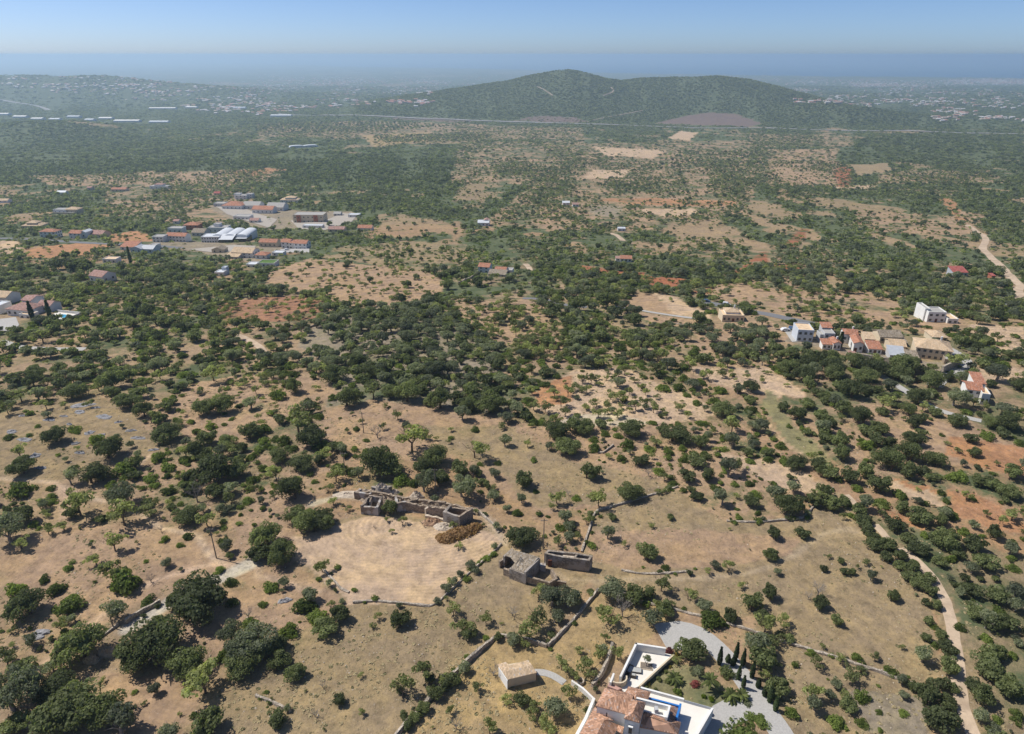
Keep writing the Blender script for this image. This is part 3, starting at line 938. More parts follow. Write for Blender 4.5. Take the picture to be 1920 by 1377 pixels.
def opening(name, parent, face, u, z, w, h, W, D, mat, proud=.05):
    """a window or door standing 5 cm proud of the given wall face: frame and pane in one box, sill below"""
    if face == 'f': v, f = box(u - w / 2, u + w / 2, -D / 2 - proud, -D / 2 + .1, z, z + h)
    elif face == 'b': v, f = box(u - w / 2, u + w / 2, D / 2 - .1, D / 2 + proud, z, z + h)
    elif face == 'r': v, f = box(W / 2 - .1, W / 2 + proud, u - w / 2, u + w / 2, z, z + h)
    else: v, f = box(-W / 2 - proud, -W / 2 + .1, u - w / 2, u + w / 2, z, z + h)
    return mobj(name, v, f, mat, parent)

def wing(root, w, d, h, roof, wallm, roofm, ox=0., oy=0., rise=None, over=.35, z0=0., storeys=1, nwin=3, faces='f', door=None, chimney=False, wname='wall'):
    """one rectangular block of a building (local axes: x along the front, -y towards the front)"""
    e = bpy.data.objects.new('_', None)
    x0, x1, y0, y1 = -w / 2 + ox, w / 2 + ox, -d / 2 + oy, d / 2 + oy
    rise = (min(w, d) * .22) if rise is None else rise
    T = z0 + h
    if roof in ('gable', 'gabley'):
        if roof == 'gable':
            V = [(x0, y0, z0 - 1.5), (x1, y0, z0 - 1.5), (x1, y1, z0 - 1.5), (x0, y1, z0 - 1.5), (x0, y0, T), (x1, y0, T), (x1, y1, T), (x0, y1, T), (x0, oy, T + rise), (x1, oy, T + rise)]
            F = [(0, 1, 5, 4), (2, 3, 7, 6), (1, 2, 6, 9, 5), (3, 0, 4, 8, 7), (4, 5, 9, 8), (6, 7, 8, 9)]
            k = over * rise / (d / 2)
            P = [[(x0 - over, y0 - over, T - k + .12), (x1 + over, y0 - over, T - k + .12), (x1 + over, oy, T + rise + .12), (x0 - over, oy, T + rise + .12)],
                 [(x1 + over, y1 + over, T - k + .12), (x0 - over, y1 + over, T - k + .12), (x0 - over, oy, T + rise + .12), (x1 + over, oy, T + rise + .12)]]
        else:
            V = [(x0, y0, z0 - 1.5), (x1, y0, z0 - 1.5), (x1, y1, z0 - 1.5), (x0, y1, z0 - 1.5), (x0, y0, T), (x1, y0, T), (x1, y1, T), (x0, y1, T), (ox, y0, T + rise), (ox, y1, T + rise)]
            F = [(0, 1, 5, 8, 4), (2, 3, 7, 9, 6), (1, 2, 6, 5), (3, 0, 4, 7), (5, 6, 9, 8), (7, 4, 8, 9)]
            k = over * rise / (w / 2)
            P = [[(x1 + over, y0 - over, T - k + .12), (x1 + over, y1 + over, T - k + .12), (ox, y1 + over, T + rise + .12), (ox, y0 - over, T + rise + .12)],
                 [(x0 - over, y1 + over, T - k + .12), (x0 - over, y0 - over, T - k + .12), (ox, y0 - over, T + rise + .12), (ox, y1 + over, T + rise + .12)]]
        mobj(wname, V, F, wallm, root)
        slab('roof', P, roofm, root)
    elif roof == 'hip':
        v, f = box(x0, x1, y0, y1, z0 - 1.5, T); mobj(wname, v, f, wallm, root)
        a, b, c_, g = (x0 - over, y0 - over, T + .02), (x1 + over, y0 - over, T + .02), (x1 + over, y1 + over, T + .02), (x0 - over, y1 + over, T + .02)
        if w >= d:
            r1, r2 = (x0 + d / 2, oy, T + rise), (x1 - d / 2, oy, T + rise)
            if w - d < .5: r1 = r2 = (ox, oy, T + rise)
            P = [[a, b, r2, r1] if r1 != r2 else [a, b, r1], [c_, g, r1, r2] if r1 != r2 else [c_, g, r1], [b, c_, r2], [g, a, r1]]
        else:
            r1, r2 = (ox, y0 + w / 2, T + rise), (ox, y1 - w / 2, T + rise)
            P = [[a, b, r1], [c_, g, r2], [b, c_, r2, r1], [g, a, r1, r2]]
        slab('roof', P, roofm, root)
    elif roof == 'flat':
        v, f = box(x0, x1, y0, y1, z0 - 1.5, T)
        ring = []
        p = .25
        for q in ((x0, x1, y0, y0 + p), (x0, x1, y1 - p, y1), (x0, x0 + p, y0 + p, y1 - p), (x1 - p, x1, y0 + p, y1 - p)):
            ring.append(box(*q, T, T + .45))
        V, F = join([(v, f)] + ring)
        mobj(wname, V, F, wallm, root)
        v, f = box(x0 + p, x1 - p, y0 + p, y1 - p, T, T + .08); mobj('roof', v, f, roofm, root)
    elif roof == 'shed':
        V = [(x0, y0, z0 - 1.5), (x1, y0, z0 - 1.5), (x1, y1, z0 - 1.5), (x0, y1, z0 - 1.5), (x0, y0, T), (x1, y0, T), (x1, y1, T + rise), (x0, y1, T + rise)]
        F = [(0, 1, 5, 4), (1, 2, 6, 5), (2, 3, 7, 6), (3, 0, 4, 7), (4, 5, 6, 7)]
        mobj(wname, V, F, wallm, root)
        k = over * rise / d
        slab('roof', [[(x0 - over, y0 - over, T - k + .12), (x1 + over, y0 - over, T - k + .12), (x1 + over, y1 + over, T + rise + k + .12), (x0 - over, y1 + over, T + rise + k + .12)]], roofm, root)
    elif roof == 'round':
        v, f = box(x0, x1, y0, y1, z0 - 1.5, T); mobj(wname, v, f, wallm, root)
        n = 10; V = []
        for i in range(n + 1):
            a = math.pi * i / n
            V += [(ox - math.cos(a) * (w / 2 + .2), y0 - .2, T + math.sin(a) * rise), (ox - math.cos(a) * (w / 2 + .2), y1 + .2, T + math.sin(a) * rise)]
        F = [(2 * i, 2 * i + 1, 2 * i + 3, 2 * i + 2) for i in range(n)] + [tuple(range(0, 2 * n + 2, 2)), tuple(range(2 * n + 1, 0, -2))]
        mobj('roof', V, F, roofm, root)
    sh = h / storeys
    for s in range(storeys):
        zb = z0 + s * sh + sh * .34
        for fc in faces:
            L = w if fc in 'fb' else d
            n = nwin if fc in 'fb' else max(1, nwin - 1)
            for i in range(n):
                u = (-L / 2 + L * (i + .5) / n)
                if fc == 'f' and s == 0 and door is not None and i == door: continue
                a = opening('window', root, fc, u, zb, min(1.3, L / n * .5), min(1.3, sh * .42), w, d, M['pane'])
                for vtx in a.data.vertices: vtx.co.x += ox; vtx.co.y += oy
    if door is not None:
        u = -w / 2 + w * (door + .5) / nwin
        a = opening('door', root, 'f', u, z0, min(1.1, w / nwin * .6), min(2.1, h * .8), w, d, M['door'], .07)
        for vtx in a.data.vertices: vtx.co.x += ox; vtx.co.y += oy
    if chimney:
        v, f = box(ox + w * .2, ox + w * .2 + .6, oy + d * .12, oy + d * .12 + .6, T, T + rise + .9)
        mobj('chimney', v, f, M['white'], root)

def place(name, label, cat, px, py, rot=0., group=None, clear=6.0, dz=0.):
    p = at1(px, py)
    o = empty(name, (p.x, p.y, p.z + dz), math.radians(rot))
    tag(o, label, cat, group)
    BLOCK.append((p.x, p.y, clear))
    return o, mpp(p)

# name, label, category, px, py, rot, [wings: (ox_px, oy_m, w_px, d_m, h_m, roof, wall, roofmat, storeys, nwin, faces, door, chimney)]
HB = [
 ('house','white two-storey house in painted blue-grey shade with a flat sandy roof at the hamlet edge','house',1503,632,-8,[(0,0,30,9,6.4,'flat','shadeblue','tile_b',2,3,'fr',None,0)]),
 ('house','lavender-grey house with a small red roof behind the hamlet yard','house',1549,636,-6,[(0,0,20,6,5,'flat','greyw','concrete',2,2,'f',None,0),(2,5,18,4,6,'shed','greyw','tile_o',1,2,'f',None,0),(-12,0,9,5,4,'flat','greyw','concrete',1,1,'f',None,0)]),
 ('house','low white cottage with two bright orange roofs in the hamlet','house',1556,650,-6,[(-9,0,17,4,3,'shed','white','tile_o',1,2,'f',None,0),(7,0,14,6,4.2,'gabley','white','tile_o',1,2,'f',None,1)]),
 ('house','white gabled house with steep orange roof in the middle of the hamlet','house',1603,651,-14,[(0,0,17,9,5,'gabley','white','tile_o',1,2,'fl',0,0),(-6,9,26,6,5,'gable','white','tile_o',1,3,'f',None,1)]),
 ('house','hamlet house with beige and orange roof halves and a lean-to','house',1629,652,-10,[(0,4,18,6,5,'shed','cream','tile_b',1,2,'f',None,0),(2,-3,24,6,3.2,'shed','white','tile_o',1,3,'f',1,0)]),
 ('barn','long old barn with grey-brown lichened roof behind the hamlet','barn',1661,636,-4,[(0,0,42,8,4,'gable','cream','tile_old',1,4,'f',None,0),(14,-5,18,5,2.6,'shed','white','tile_old',1,2,'f',None,0)]),
 ('house','cream house with pale beige gabled roof beside the big villa','house',1676,653,-12,[(0,0,28,8,4,'gable','cream','tile_b',1,3,'f',None,0)]),
 ('shed','low sheds with grey and green sheet roofs below the big villa','shed',1684,668,-14,[(-6,0,28,7,2.8,'shed','greyw','metal',1,2,'f',None,0),(18,-2,20,6,2.8,'shed','greyw','tile_old',1,2,'f',None,0)]),
 ('shed','small white shed with green gabled roof over the terrace wall','shed',1703,674,-14,[(0,0,16,5,2.6,'gable','white','tile_old',1,2,'f',None,0)]),
 ('villa','large two-storey villa with beige hipped roof and stone ground floor','villa',1743,664,-22,[(0,0,62,11,6,'hip','cream','tile_b',2,6,'fr',None,1),(26,-7,22,6,3.2,'flat','stone','concrete',1,2,'f',None,0)]),
 ('house','bungalow with salmon roof behind the big beige villa','house',1753,633,-6,[(0,0,28,8,3,'hip','cream','tile_b',1,3,'f',None,0)]),
 ('house','tiny white gate lodge at the end of the terrace wall','house',1596,674,-10,[(0,0,10,4,3.4,'shed','white','tile_p',1,1,'f',None,0)]),
 ('house','white hillside house with red tiled wings and wall among pines','house',1817,742,-18,[(0,0,26,7,5.4,'gable','white','tile_o',2,2,'f',0,0),(13,5,18,8,6.4,'shed','white','tile_o',1,2,'fr',None,0),(15,-3,14,6,5,'flat','white','tile_b',1,2,'f',None,0)]),
 ('house','modern white cube house with a garage wing near the field','house',1746,597,-4,[(0,0,34,8,6,'flat','white','concrete',2,3,'f',1,0),(26,-2,20,8,3,'flat','white','tile_b',1,2,'f',None,0),(-14,3,10,9,7,'flat','white','concrete',2,1,'f',None,0)]),
 ('house','cream bungalow with layered sandy roof beside the tarred road','house',1370,596,-4,[(0,0,42,9,4,'flat','cream','tile_b',1,5,'f',2,0),(0,1,26,6,5.4,'hip','white','tile_b',1,3,'f',None,1)]),
 ('barn','long low barn with a crimson sheet roof alone in the scrub','barn',1793,514,-4,[(0,0,27,8,4,'shed','metal','tile_r',1,4,'f',None,0),(4,6,20,5,4,'flat','metal','whiteroof',1,2,'f',None,0)]),
 ('shed','tiny red-roofed shed by the winding dirt track','shed',1858,519,0,[(0,0,7,4,2.6,'shed','brick','tile_r',1,1,'f',None,0)]),
 ('house','small farmhouse with orange roof in the red soil groves','house',1173,487,-6,[(0,0,22,7,3.4,'gable','white','tile_o',1,3,'f',None,0),(-14,1,10,6,3,'gable','white','tile_p',1,1,'f',None,0)]),
 ('house','shade-blue farm building at the bend of the dirt road','house',1165,430,-4,[(0,0,15,7,3.2,'flat','shadeblue','whiteroof',1,2,'f',None,0)]),
 ('house','white cottage in the olive groves beside a second pink-roofed one','house',1061,381,0,[(0,0,14,7,3.6,'gable','white','whiteroof',1,2,'f',None,0)]),
 ('house','pink-roofed cottage in the olive groves','house',1079,384,0,[(0,0,12,7,3.4,'gable','white','tile_p',1,2,'f',None,0)]),
 ('house','white villa alone on the scrubby slope above the knoll','house',907,420,-3,[(0,0,22,9,4.5,'gable','white','whiteroof',1,3,'f',None,0),(5,3,10,8,6.5,'gabley','white','tile_p',1,1,'f',None,0)]),
 ('house','shade-blue cottage with orange roof at the end of the walled lane','house',910,506,-14,[(0,0,22,8,5,'gable','shadeblue','tile_o',2,2,'fl',None,0)]),
 ('house','low farm buildings with orange and grey roofs by the walled lane','house',938,512,-12,[(0,3,22,7,3.4,'gable','white','tile_o',1,3,'f',None,0),(-2,-4,34,6,2.6,'shed','greyw','tile_old',1,3,'f',None,0),(16,4,12,6,3.2,'flat','white','concrete',1,1,'f',None,0)]),
 ('office_building','long beige two-storey office block with brick-red panels','building',583,413,-1,[(0,0,60,16,8.6,'flat','cream','concrete',2,7,'fr',None,0),(-17.5,-8.3,8,1.2,8.0,'flat','brick','brick',2,1,'f',None,0),(14,-8.3,8,1.2,8.0,'flat','brick','brick',2,1,'f',None,0)]),
 ('villa','white villa with beige roof in the wood above the office block','villa',545,376,0,[(0,0,36,12,4.4,'hip','white','tile_b',1,4,'f',None,0),(2,0,20,9,7.4,'hip','white','tile_b',1,3,'f',None,0)]),
 ('warehouse','long hall with terracotta roof in the stone yard','warehouse',441,388,-3,[(0,0,40,18,6,'hip','white','tile_o',1,5,'f',None,0)]),
 ('warehouse','low white shed in front of the stone yard','warehouse',457,408,-5,[(0,0,32,12,4.5,'flat','white','concrete',1,4,'f',None,0)]),
 ('warehouse','long red-roofed hall beside the grey workshop roofs','warehouse',497,396,-5,[(0,0,42,14,6,'gable','white','tile_o',1,5,'f',None,0)]),
 ('warehouse','grey sheet-roofed workshop in the stone yard','warehouse',476,388,-4,[(0,0,34,16,6,'gable','white','concrete',1,4,'f',None,0)]),
 ('warehouse','pale long workshop at the far end of the stone yard','warehouse',521,391,-4,[(0,0,34,18,6,'gable','white','concrete',1,4,'f',None,0)]),
 ('warehouse','small grey store at the mouth of the stone yard','warehouse',415,384,-4,[(0,0,22,12,5,'flat','greyw','concrete',1,2,'f',None,0)]),
 ('house','cluster of white flats with balconies behind the stone yard','house',455,370,-4,[(0,0,24,10,6,'flat','white','concrete',2,3,'f',None,0),(14,3,12,8,7.5,'flat','white','concrete',2,2,'f',None,0),(-10,4,12,8,7.5,'flat','white','concrete',2,2,'f',None,0)]),
 ('house','white villa with pink roofs on the upper slope','house',301,351,-3,[(0,0,36,10,5,'flat','white','concrete',1,4,'f',None,0),(-2,3,18,8,7.5,'hip','white','tile_p',1,2,'f',None,0)]),
 ('house','long orange-roofed house among upper-slope trees','house',226,356,-2,[(0,0,30,9,4.4,'gable','cream','tile_o',1,4,'f',None,0)]),
 ('house','small pink house near the long orange roof','house',171,354,-2,[(0,0,9,8,5.4,'gable','cream','tile_p',1,1,'f',None,0)]),
 ('house','low house with pale blue roof in the upper trees','house',118,361,-2,[(0,0,18,8,3.6,'gable','white','whiteroof',1,2,'f',None,0)]),
 ('house','pale house half hidden by trees at the field rim','house',10,377,-2,[(0,0,20,8,4,'gable','white','tile_b',1,2,'f',None,0)]),
 ('house','small dark red roofed house above the office village','house',409,363,-2,[(0,0,12,8,4,'gable','cream','tile_r',1,2,'f',None,0)]),
 ('house','white villa with sandy roofs beside the yellow-green tree','villa',128,397,-4,[(-10,0,26,10,5.5,'flat','white','concrete',1,3,'f',None,0),(12,1,26,10,6,'hip','cream','tile_b',1,3,'f',None,0),(0,-6,44,4,2.4,'flat','cream','concrete',1,2,'f',None,0)]),
 ('house','octagonal beige villa with stepped sandy roof','villa',67,424,0,[(0,0,38,13,3.8,'hip','cream','tile_b',1,5,'f',None,0),(0,0,20,9,6.6,'hip','cream','tile_b',1,3,'f',None,0)]),
 ('house','white two-storey house with red roof beside the village road','house',97,441,-3,[(0,0,33,9,6.6,'hip','white','tile_o',2,4,'fr',1,0)]),
 ('house','house with red roof joined to a white gable by the road','house',149,443,-8,[(0,0,26,9,6,'gable','white','tile_o',2,3,'f',None,0),(14,2,12,9,7,'gabley','white','whiteroof',1,1,'f',None,0)]),
 ('warehouse','long grey-white workshop with arched doors and red-edged roof','warehouse',183,441,-12,[(0,0,44,11,4.5,'gable','cream','tile_p',1,4,'f',0,0)]),
 ('house','white building with two flat blocks near the arched halls','house',302,450,-3,[(0,0,22,9,6,'flat','white','concrete',2,3,'f',None,0)]),
 ('house','white two-storey row with long orange roof and balconies','house',336,449,-8,[(0,0,42,9,6.6,'gable','white','tile_o',2,6,'f',None,0)]),
 ('house','white flat-roofed house behind the orange-roofed row','house',333,433,-3,[(0,0,28,9,5.5,'flat','white','concrete',1,3,'f',None,0)]),
 ('house','unfinished brick house with orange roof halves','house',363,427,-2,[(0,0,29,10,6,'hip','brick','tile_o',2,3,'f',None,0)]),
 ('barn','barn with grey-brown sheet roof between village houses','barn',378,438,-6,[(0,0,26,12,4.5,'gable','greyw','tile_old',1,3,'f',None,0)]),
 ('house','white rooftop house behind the arched glass halls','house',413,432,-2,[(0,0,37,11,6,'flat','white','concrete',1,4,'f',None,0),(-4,2,12,6,9,'flat','white','concrete',1,1,'f',None,0)]),
 ('greenhouse_hall','three arched white halls joined to a two-storey office front','building',423,450,0,[(-22,0,36,13,6.5,'flat','white','whiteroof',2,7,'f',None,0),(-12,12,22,26,5.5,'round','white','whiteroof',1,1,'f',None,0),(10,12,22,26,5.5,'round','white','whiteroof',1,1,'f',None,0),(32,12,22,26,5.5,'round','white','whiteroof',1,1,'f',None,0),(8,2,26,22,4.6,'gable','glass','whiteroof',1,4,'f',None,0),(34,0,24,14,4.6,'flat','glass','whiteroof',1,4,'f',None,0)]),
 ('house','orange-roofed garage building below the village road','house',247,464,-3,[(0,0,31,10,3.6,'shed','white','tile_o',1,3,'f',None,0)]),
 ('house','sky-blue house with grey gabled roof below the village road','house',262,470,-8,[(0,0,24,8,4.5,'gabley','shadeblue','metal',1,2,'f',None,0),(20,2,26,9,4.2,'gable','shadeblue','metal',1,2,'f',None,0)]),
 ('house','little flat-roofed white house in the garden trees','house',211,489,-2,[(0,0,27,7,3.6,'flat','white','tile_b',1,3,'f',None,0)]),
 ('house','white house with sandy roof and a lower round porch','house',462,478,-10,[(0,0,44,12,5.4,'gable','white','tile_b',2,4,'fr',None,0),(-12,-8,26,7,3.2,'shed','greyw','tile_b',1,3,'f',None,0)]),
 ('house','cottage with grey-brown roof between halls and villa','house',413,470,-6,[(0,0,24,8,3.6,'gabley','cream','tile_old',1,2,'f',None,0)]),
 ('house','small orange-roofed cottage beside the sandy-roofed house','house',494,481,-6,[(0,0,24,8,4,'hip','white','tile_o',1,2,'f',None,0)]),
 ('house','orange-roofed row house at the start of the white terrace','house',507,459,-6,[(0,0,36,9,5.4,'gable','cream','tile_o',1,4,'f',None,0)]),
 ('house','white two-storey terrace with three orange roof steps','house',551,462,-8,[(-12,1,18,9,6.6,'gable','white','tile_o',2,2,'f',None,0),(3,0,16,9,6.4,'hip','white','tile_o',2,2,'f',None,0),(20,-2,26,9,6.8,'gable','white','tile_o',2,3,'fr',None,0)]),
 ('villa','modern white villa with a lawn on its flat roof','villa',500,496,-4,[(4,0,34,9,3.6,'flat','white','lawn',1,4,'f',None,0),(-22,-3,20,7,3,'flat','white','whiteroof',1,2,'f',None,0)]),
 ('house','low white pavilion with a violet awning in the trees','house',416,513,-4,[(0,0,18,7,3,'flat','white','whiteroof',1,2,'f',None,0),(3,4,9,4,5,'flat','shadeblue','whiteroof',1,1,'f',None,0)]),
 ('house','pink-roofed cottages east of the office block','house',633,431,-3,[(0,0,32,9,3.6,'gable','cream','tile_p',1,3,'f',None,0)]),
 ('house','tiny pink cottage above the unfinished brick house','house',333,416,0,[(0,0,11,7,3.6,'gable','white','tile_p',1,1,'f',None,0)]),
 ('house','small pale box house below the white row','house',292,463,-6,[(0,0,14,7,4,'flat','white','concrete',1,2,'f',None,0)]),
 ('shed','grey shed beyond the brick-panelled office block','shed',634,401,-3,[(0,0,14,8,3,'gable','greyw','concrete',1,2,'f',None,0)]),
 ('house','pinkish cottage at the lower edge of the stone yard','house',479,414,-3,[(0,0,18,8,3.4,'gable','white','tile_p',1,2,'f',None,0)]),
 ('house','low white annex with sheet roof in front of the office block','house',588,424,-3,[(0,0,40,7,3,'flat','white','whiteroof',1,4,'f',None,0)]),
 ('house','low white outbuilding beside the sandy-roofed house','house',524,476,-6,[(0,0,22,7,3.2,'flat','white','whiteroof',1,2,'f',None,0)]),
 ('house','low white building in the yard beside the office block','house',665,404,-3,[(0,0,22,9,3.6,'flat','white','whiteroof',1,2,'f',None,0)]),
 ('house','orange-roofed white bungalow under the woodland edge','house',686,429,-3,[(0,0,28,9,4,'gable','white','tile_o',1,3,'f',None,0)]),
 ('house','white gabled house with faded red roof in the garden','house',195,524,-20,[(0,0,34,10,5.4,'gable','white','tile_p',1,3,'fr',None,0)]),
 ('villa','sprawling white villa with pinkish roofs beside a pool','villa',50,585,-12,[(2,0,52,10,4.5,'hip','white','tile_p',1,4,'f',None,0),(-14,9,22,8,6,'gable','white','tile_p',1,2,'f',None,0),(28,7,30,7,4.2,'gable','white','tile_p',1,3,'f',None,0),(26,-5,26,5,2.8,'flat','white','tile_b',1,2,'f',None,0)]),
 ('house','white house with low sandy roof behind the pool villa','house',12,563,-10,[(0,0,40,9,5,'gable','white','tile_b',1,3,'f',None,0)]),
 ('house','flat-roofed white annex beside the pool villa','house',4,582,-10,[(0,0,22,8,5,'flat','white','whiteroof',1,2,'f',None,0)]),
]
for nm, lab, cat, px, py, rot, wings in HB:
    r, m = place(nm, lab, cat, px, py + 3, rot, 'white and terracotta houses scattered over the plain')
    for (ox, oy, w, d, h, rf, wm, rm, st, nw, fc, dr, ch) in wings:
        wing(r, w * m * .94, d, h * (.84 if px < 1900 and nm != 'office_building' else 1), rf, M[wm], M[rm], ox * m, oy, storeys=st, nwin=nw, faces=fc, door=dr, chimney=bool(ch))
        c = Vector((ox * m, oy, 0)); c.rotate(r.rotation_euler)
        for q in np.arange(-w * m / 2, w * m / 2 + .1, 5):
            cc = Vector((ox * m + q, oy, 0)); cc.rotate(r.rotation_euler)
            BLOCK.append((r.location.x + cc.x, r.location.y + cc.y, d * .5 + 2))
            if py < 700: BLOCK.append((r.location.x + cc.x, r.location.y + cc.y - d * .5 - 2, d * .4 + 3))

# yards and courts
def patch(name, pts, mat, lift=.1, kind='structure'):
    v = [float(a) for a in pts.split()]
    x, y, z = at(v[0::2], v[1::2])
    n = len(x); cx, cy = x.mean(), y.mean()
    V, F = [], []
    rings = 8
    for k in range(rings + 1):
        f = k / rings
        for i in range(n):
            for s in range(6):
                t = s / 6; j = (i + 1) % n
                a, b = x[i] * (1 - t) + x[j] * t, y[i] * (1 - t) + y[j] * t
                a, b = cx + (a - cx) * max(f, .002), cy + (b - cy) * max(f, .002)
                V.append((a, b, 0))
    V = np.array(V); V[:, 2] = height(V[:, 0], V[:, 1]) + lift
    m = n * 6
    for k in range(rings):
        for i in range(m):
            F.append((k * m + i, k * m + (i + 1) % m, (k + 1) * m + (i + 1) % m, (k + 1) * m + i))
    o = mobj(name, V, F, mat); tag(o, kind=kind)
    TRACKS.append((np.append(x, x[0]), np.append(y, y[0]), 1.0))
    BLOCK.append((cx, cy, min(x.max() - x.min(), y.max() - y.min()) * .45))
    return o
patch('yard', '400 386 430 382 470 396 520 412 505 428 460 414 425 402', M['yard'], .3)
patch('yard', '545 414 600 417 640 400 672 402 660 416 610 432 560 430', M['yard'], .3)
patch('yard', '355 468 440 460 480 462 470 474 400 474', M['yard'], .3)
patch('yard', '525 468 580 466 580 474 530 474', M['gravel'], .2)
patch('yard', '1470 620 1490 616 1505 640 1485 642', M['gravel'], .15)
patch('yard', '-20 600 30 595 36 610 25 622 -20 620', M['gravel'], .15)

# ------------------------------------------------------------------ the pool beside the pool villa
r, m = place('swimming_pool', 'small blue swimming pool on the white terrace of the pool villa', 'pool', 118, 594, -14, clear=6)
v, f = box(-7, 7, -4, 4, -.6, .35); mobj('surround', v, f, M['paving'], r)
v, f = box(-3, 3, -1.9, 1.9, .36, .42); mobj('water', v, f, M['pool'], r)
v, f = join([box(-7, 7, 4, 4.3, -.5, 1.5), box(7, 7.3, -4, 4.3, -.5, 1.5)]); mobj('wall', v, f, M['white'], r)

# ------------------------------------------------------------------ far sheds and greenhouses
FS = [(40,221,30,'long white factory hall in the valley industrial park'),(140,221,28,'white vaulted factory hall beside the valley mound'),(72,225,26,'grey factory hall behind the white vaulted one'),
      (240,229,58,'large white-roofed distribution hall in the valley'),(300,231,44,'pale hall next to the large distribution hall'),(200,224,30,'low grey hall between the vaulted one and the distribution hall'),
      (10,216,22,'factory hall cut by the picture edge beside the viaduct'),(306,205,62,'very long blue-grey hall beyond the industrial park'),(360,203,26,'short white hall beyond the long blue-grey one'),
      (450,204,28,'bright white hall on the far village edge'),(528,219,48,'long white greenhouse beside the motorway'),(170,227,20,'small bright hall in front of the mound'),(105,226,24,'flat hall between the factory halls')]
for px, py, w, lab in FS:
    r, m = place('warehouse', lab, 'warehouse', px, py, 0, 'far industrial halls in the valley', clear=w * 1.2)
    wing(r, w * m * .8, 30, 6, 'gable', M['whiteroof'], M['white'] if w % 4 else M['whiteroof'], rise=3, nwin=3, faces='f')
    for q in np.arange(-w * m / 2, w * m / 2 + 1, 20): BLOCK.append((r.location.x + q, r.location.y - 20, 34))
for px, py, lab in [(556,277,'pair of long blue-white greenhouses near pale fields, upper one'),(582,276,'pair of long blue-white greenhouses near pale fields, lower one')]:
    r, m = place('greenhouse', lab, 'greenhouse', px, py, 28, clear=14)
    wing(r, 26 * m, 14, 3.5, 'round', M['whiteroof'], M['whiteroof'], rise=2, nwin=3)
    for q in np.arange(-26, 27, 13): BLOCK.append((r.location.x + q, r.location.y + q * .4 - 6, 17))

# ------------------------------------------------------------------ towns on the far plain, too small to count
def towns():
    g = np.random.default_rng(3)
    V, F, Cc = [], [], []
    spec = [(480,140,560,172,260),(520,146,700,160,500),(640,146,820,178,700),(780,140,960,160,260),(1110,136,1440,146,600),(1440,150,1600,160,260),(1480,168,1530,176,160),(1600,152,1780,164,520),(1780,149,1930,158,1300),
            (1640,158,1700,164,150),(1550,180,1930,200,420),(1660,168,1930,178,200),(1760,196,1930,228,170),(0,140,300,175,330),(200,150,500,190,420),(300,180,520,200,160),(420,200,560,215,90),(1500,188,1620,195,80),(330,196,620,208,120),(600,175,800,200,160)]
    for x0, y0, x1, y1, n in spec:
        n = int(n * .55)
        cx = g.uniform(x0, x1, max(2, n // 5)); cy = g.uniform(y0, y1, max(2, n // 5))
        i = g.integers(0, len(cx), n)
        px = cx[i] + g.normal(0, 14, n); py = cy[i] + g.normal(0, 1.6, n)
        x, y, z = at(px, py)
        for a, b, c in zip(x, y, z):
            if c < SEA_Z + 1.2 or b < 2600: continue
            if abs(b - 3700) < 1200 and c > -60: continue
            s = g.uniform(.6, 1.6); w, d, h = 6 * s + b * .0003, 5 * s, g.choice([3, 4, 6])
            o = len(V)
            V += [(a - w, b - d, c - 3), (a + w, b - d, c - 3), (a + w, b + d, c - 3), (a - w, b + d, c - 3), (a - w, b - d, c + h), (a + w, b - d, c + h), (a + w, b + d, c + h), (a - w, b + d, c + h), (a - w, b, c + h + 2.5), (a + w, b, c + h + 2.5)]
            F += [(o, o + 1, o + 5, o + 4), (o + 1, o + 2, o + 6, o + 9, o + 5), (o + 3, o, o + 4, o + 8, o + 7), (o + 4, o + 5, o + 9, o + 8), (o + 6, o + 7, o + 8, o + 9)]
            rc = [(.42, .22, .16), (.46, .35, .27), (.55, .52, .50)][g.choice(3, p=[.4, .25, .35])]
            Cc += [(.50, .47, .44, 1)] * 3 + [(*rc, 1)] * 2
    me = mesh_data('town', V, F)
    ca = me.color_attributes.new('paint', 'FLOAT_COLOR', 'CORNER')
    k = 0
    for p_, c in zip(me.polygons, Cc):
        for _ in p_.loop_indices:
            ca.data[k].color = c; k += 1
    m_, nt, b = new_mat('painted_houses')
    a_ = N(nt, 'ShaderNodeAttribute', attribute_name='paint'); nt.links.new(a_.outputs['Color'], b.inputs['Base Color'])
    me.materials.append(m_)
    o = link(bpy.data.objects.new('distant_town', me)); tag(o, 'specks of white and terracotta houses spread over the coastal plain', 'town', kind='stuff')
towns()
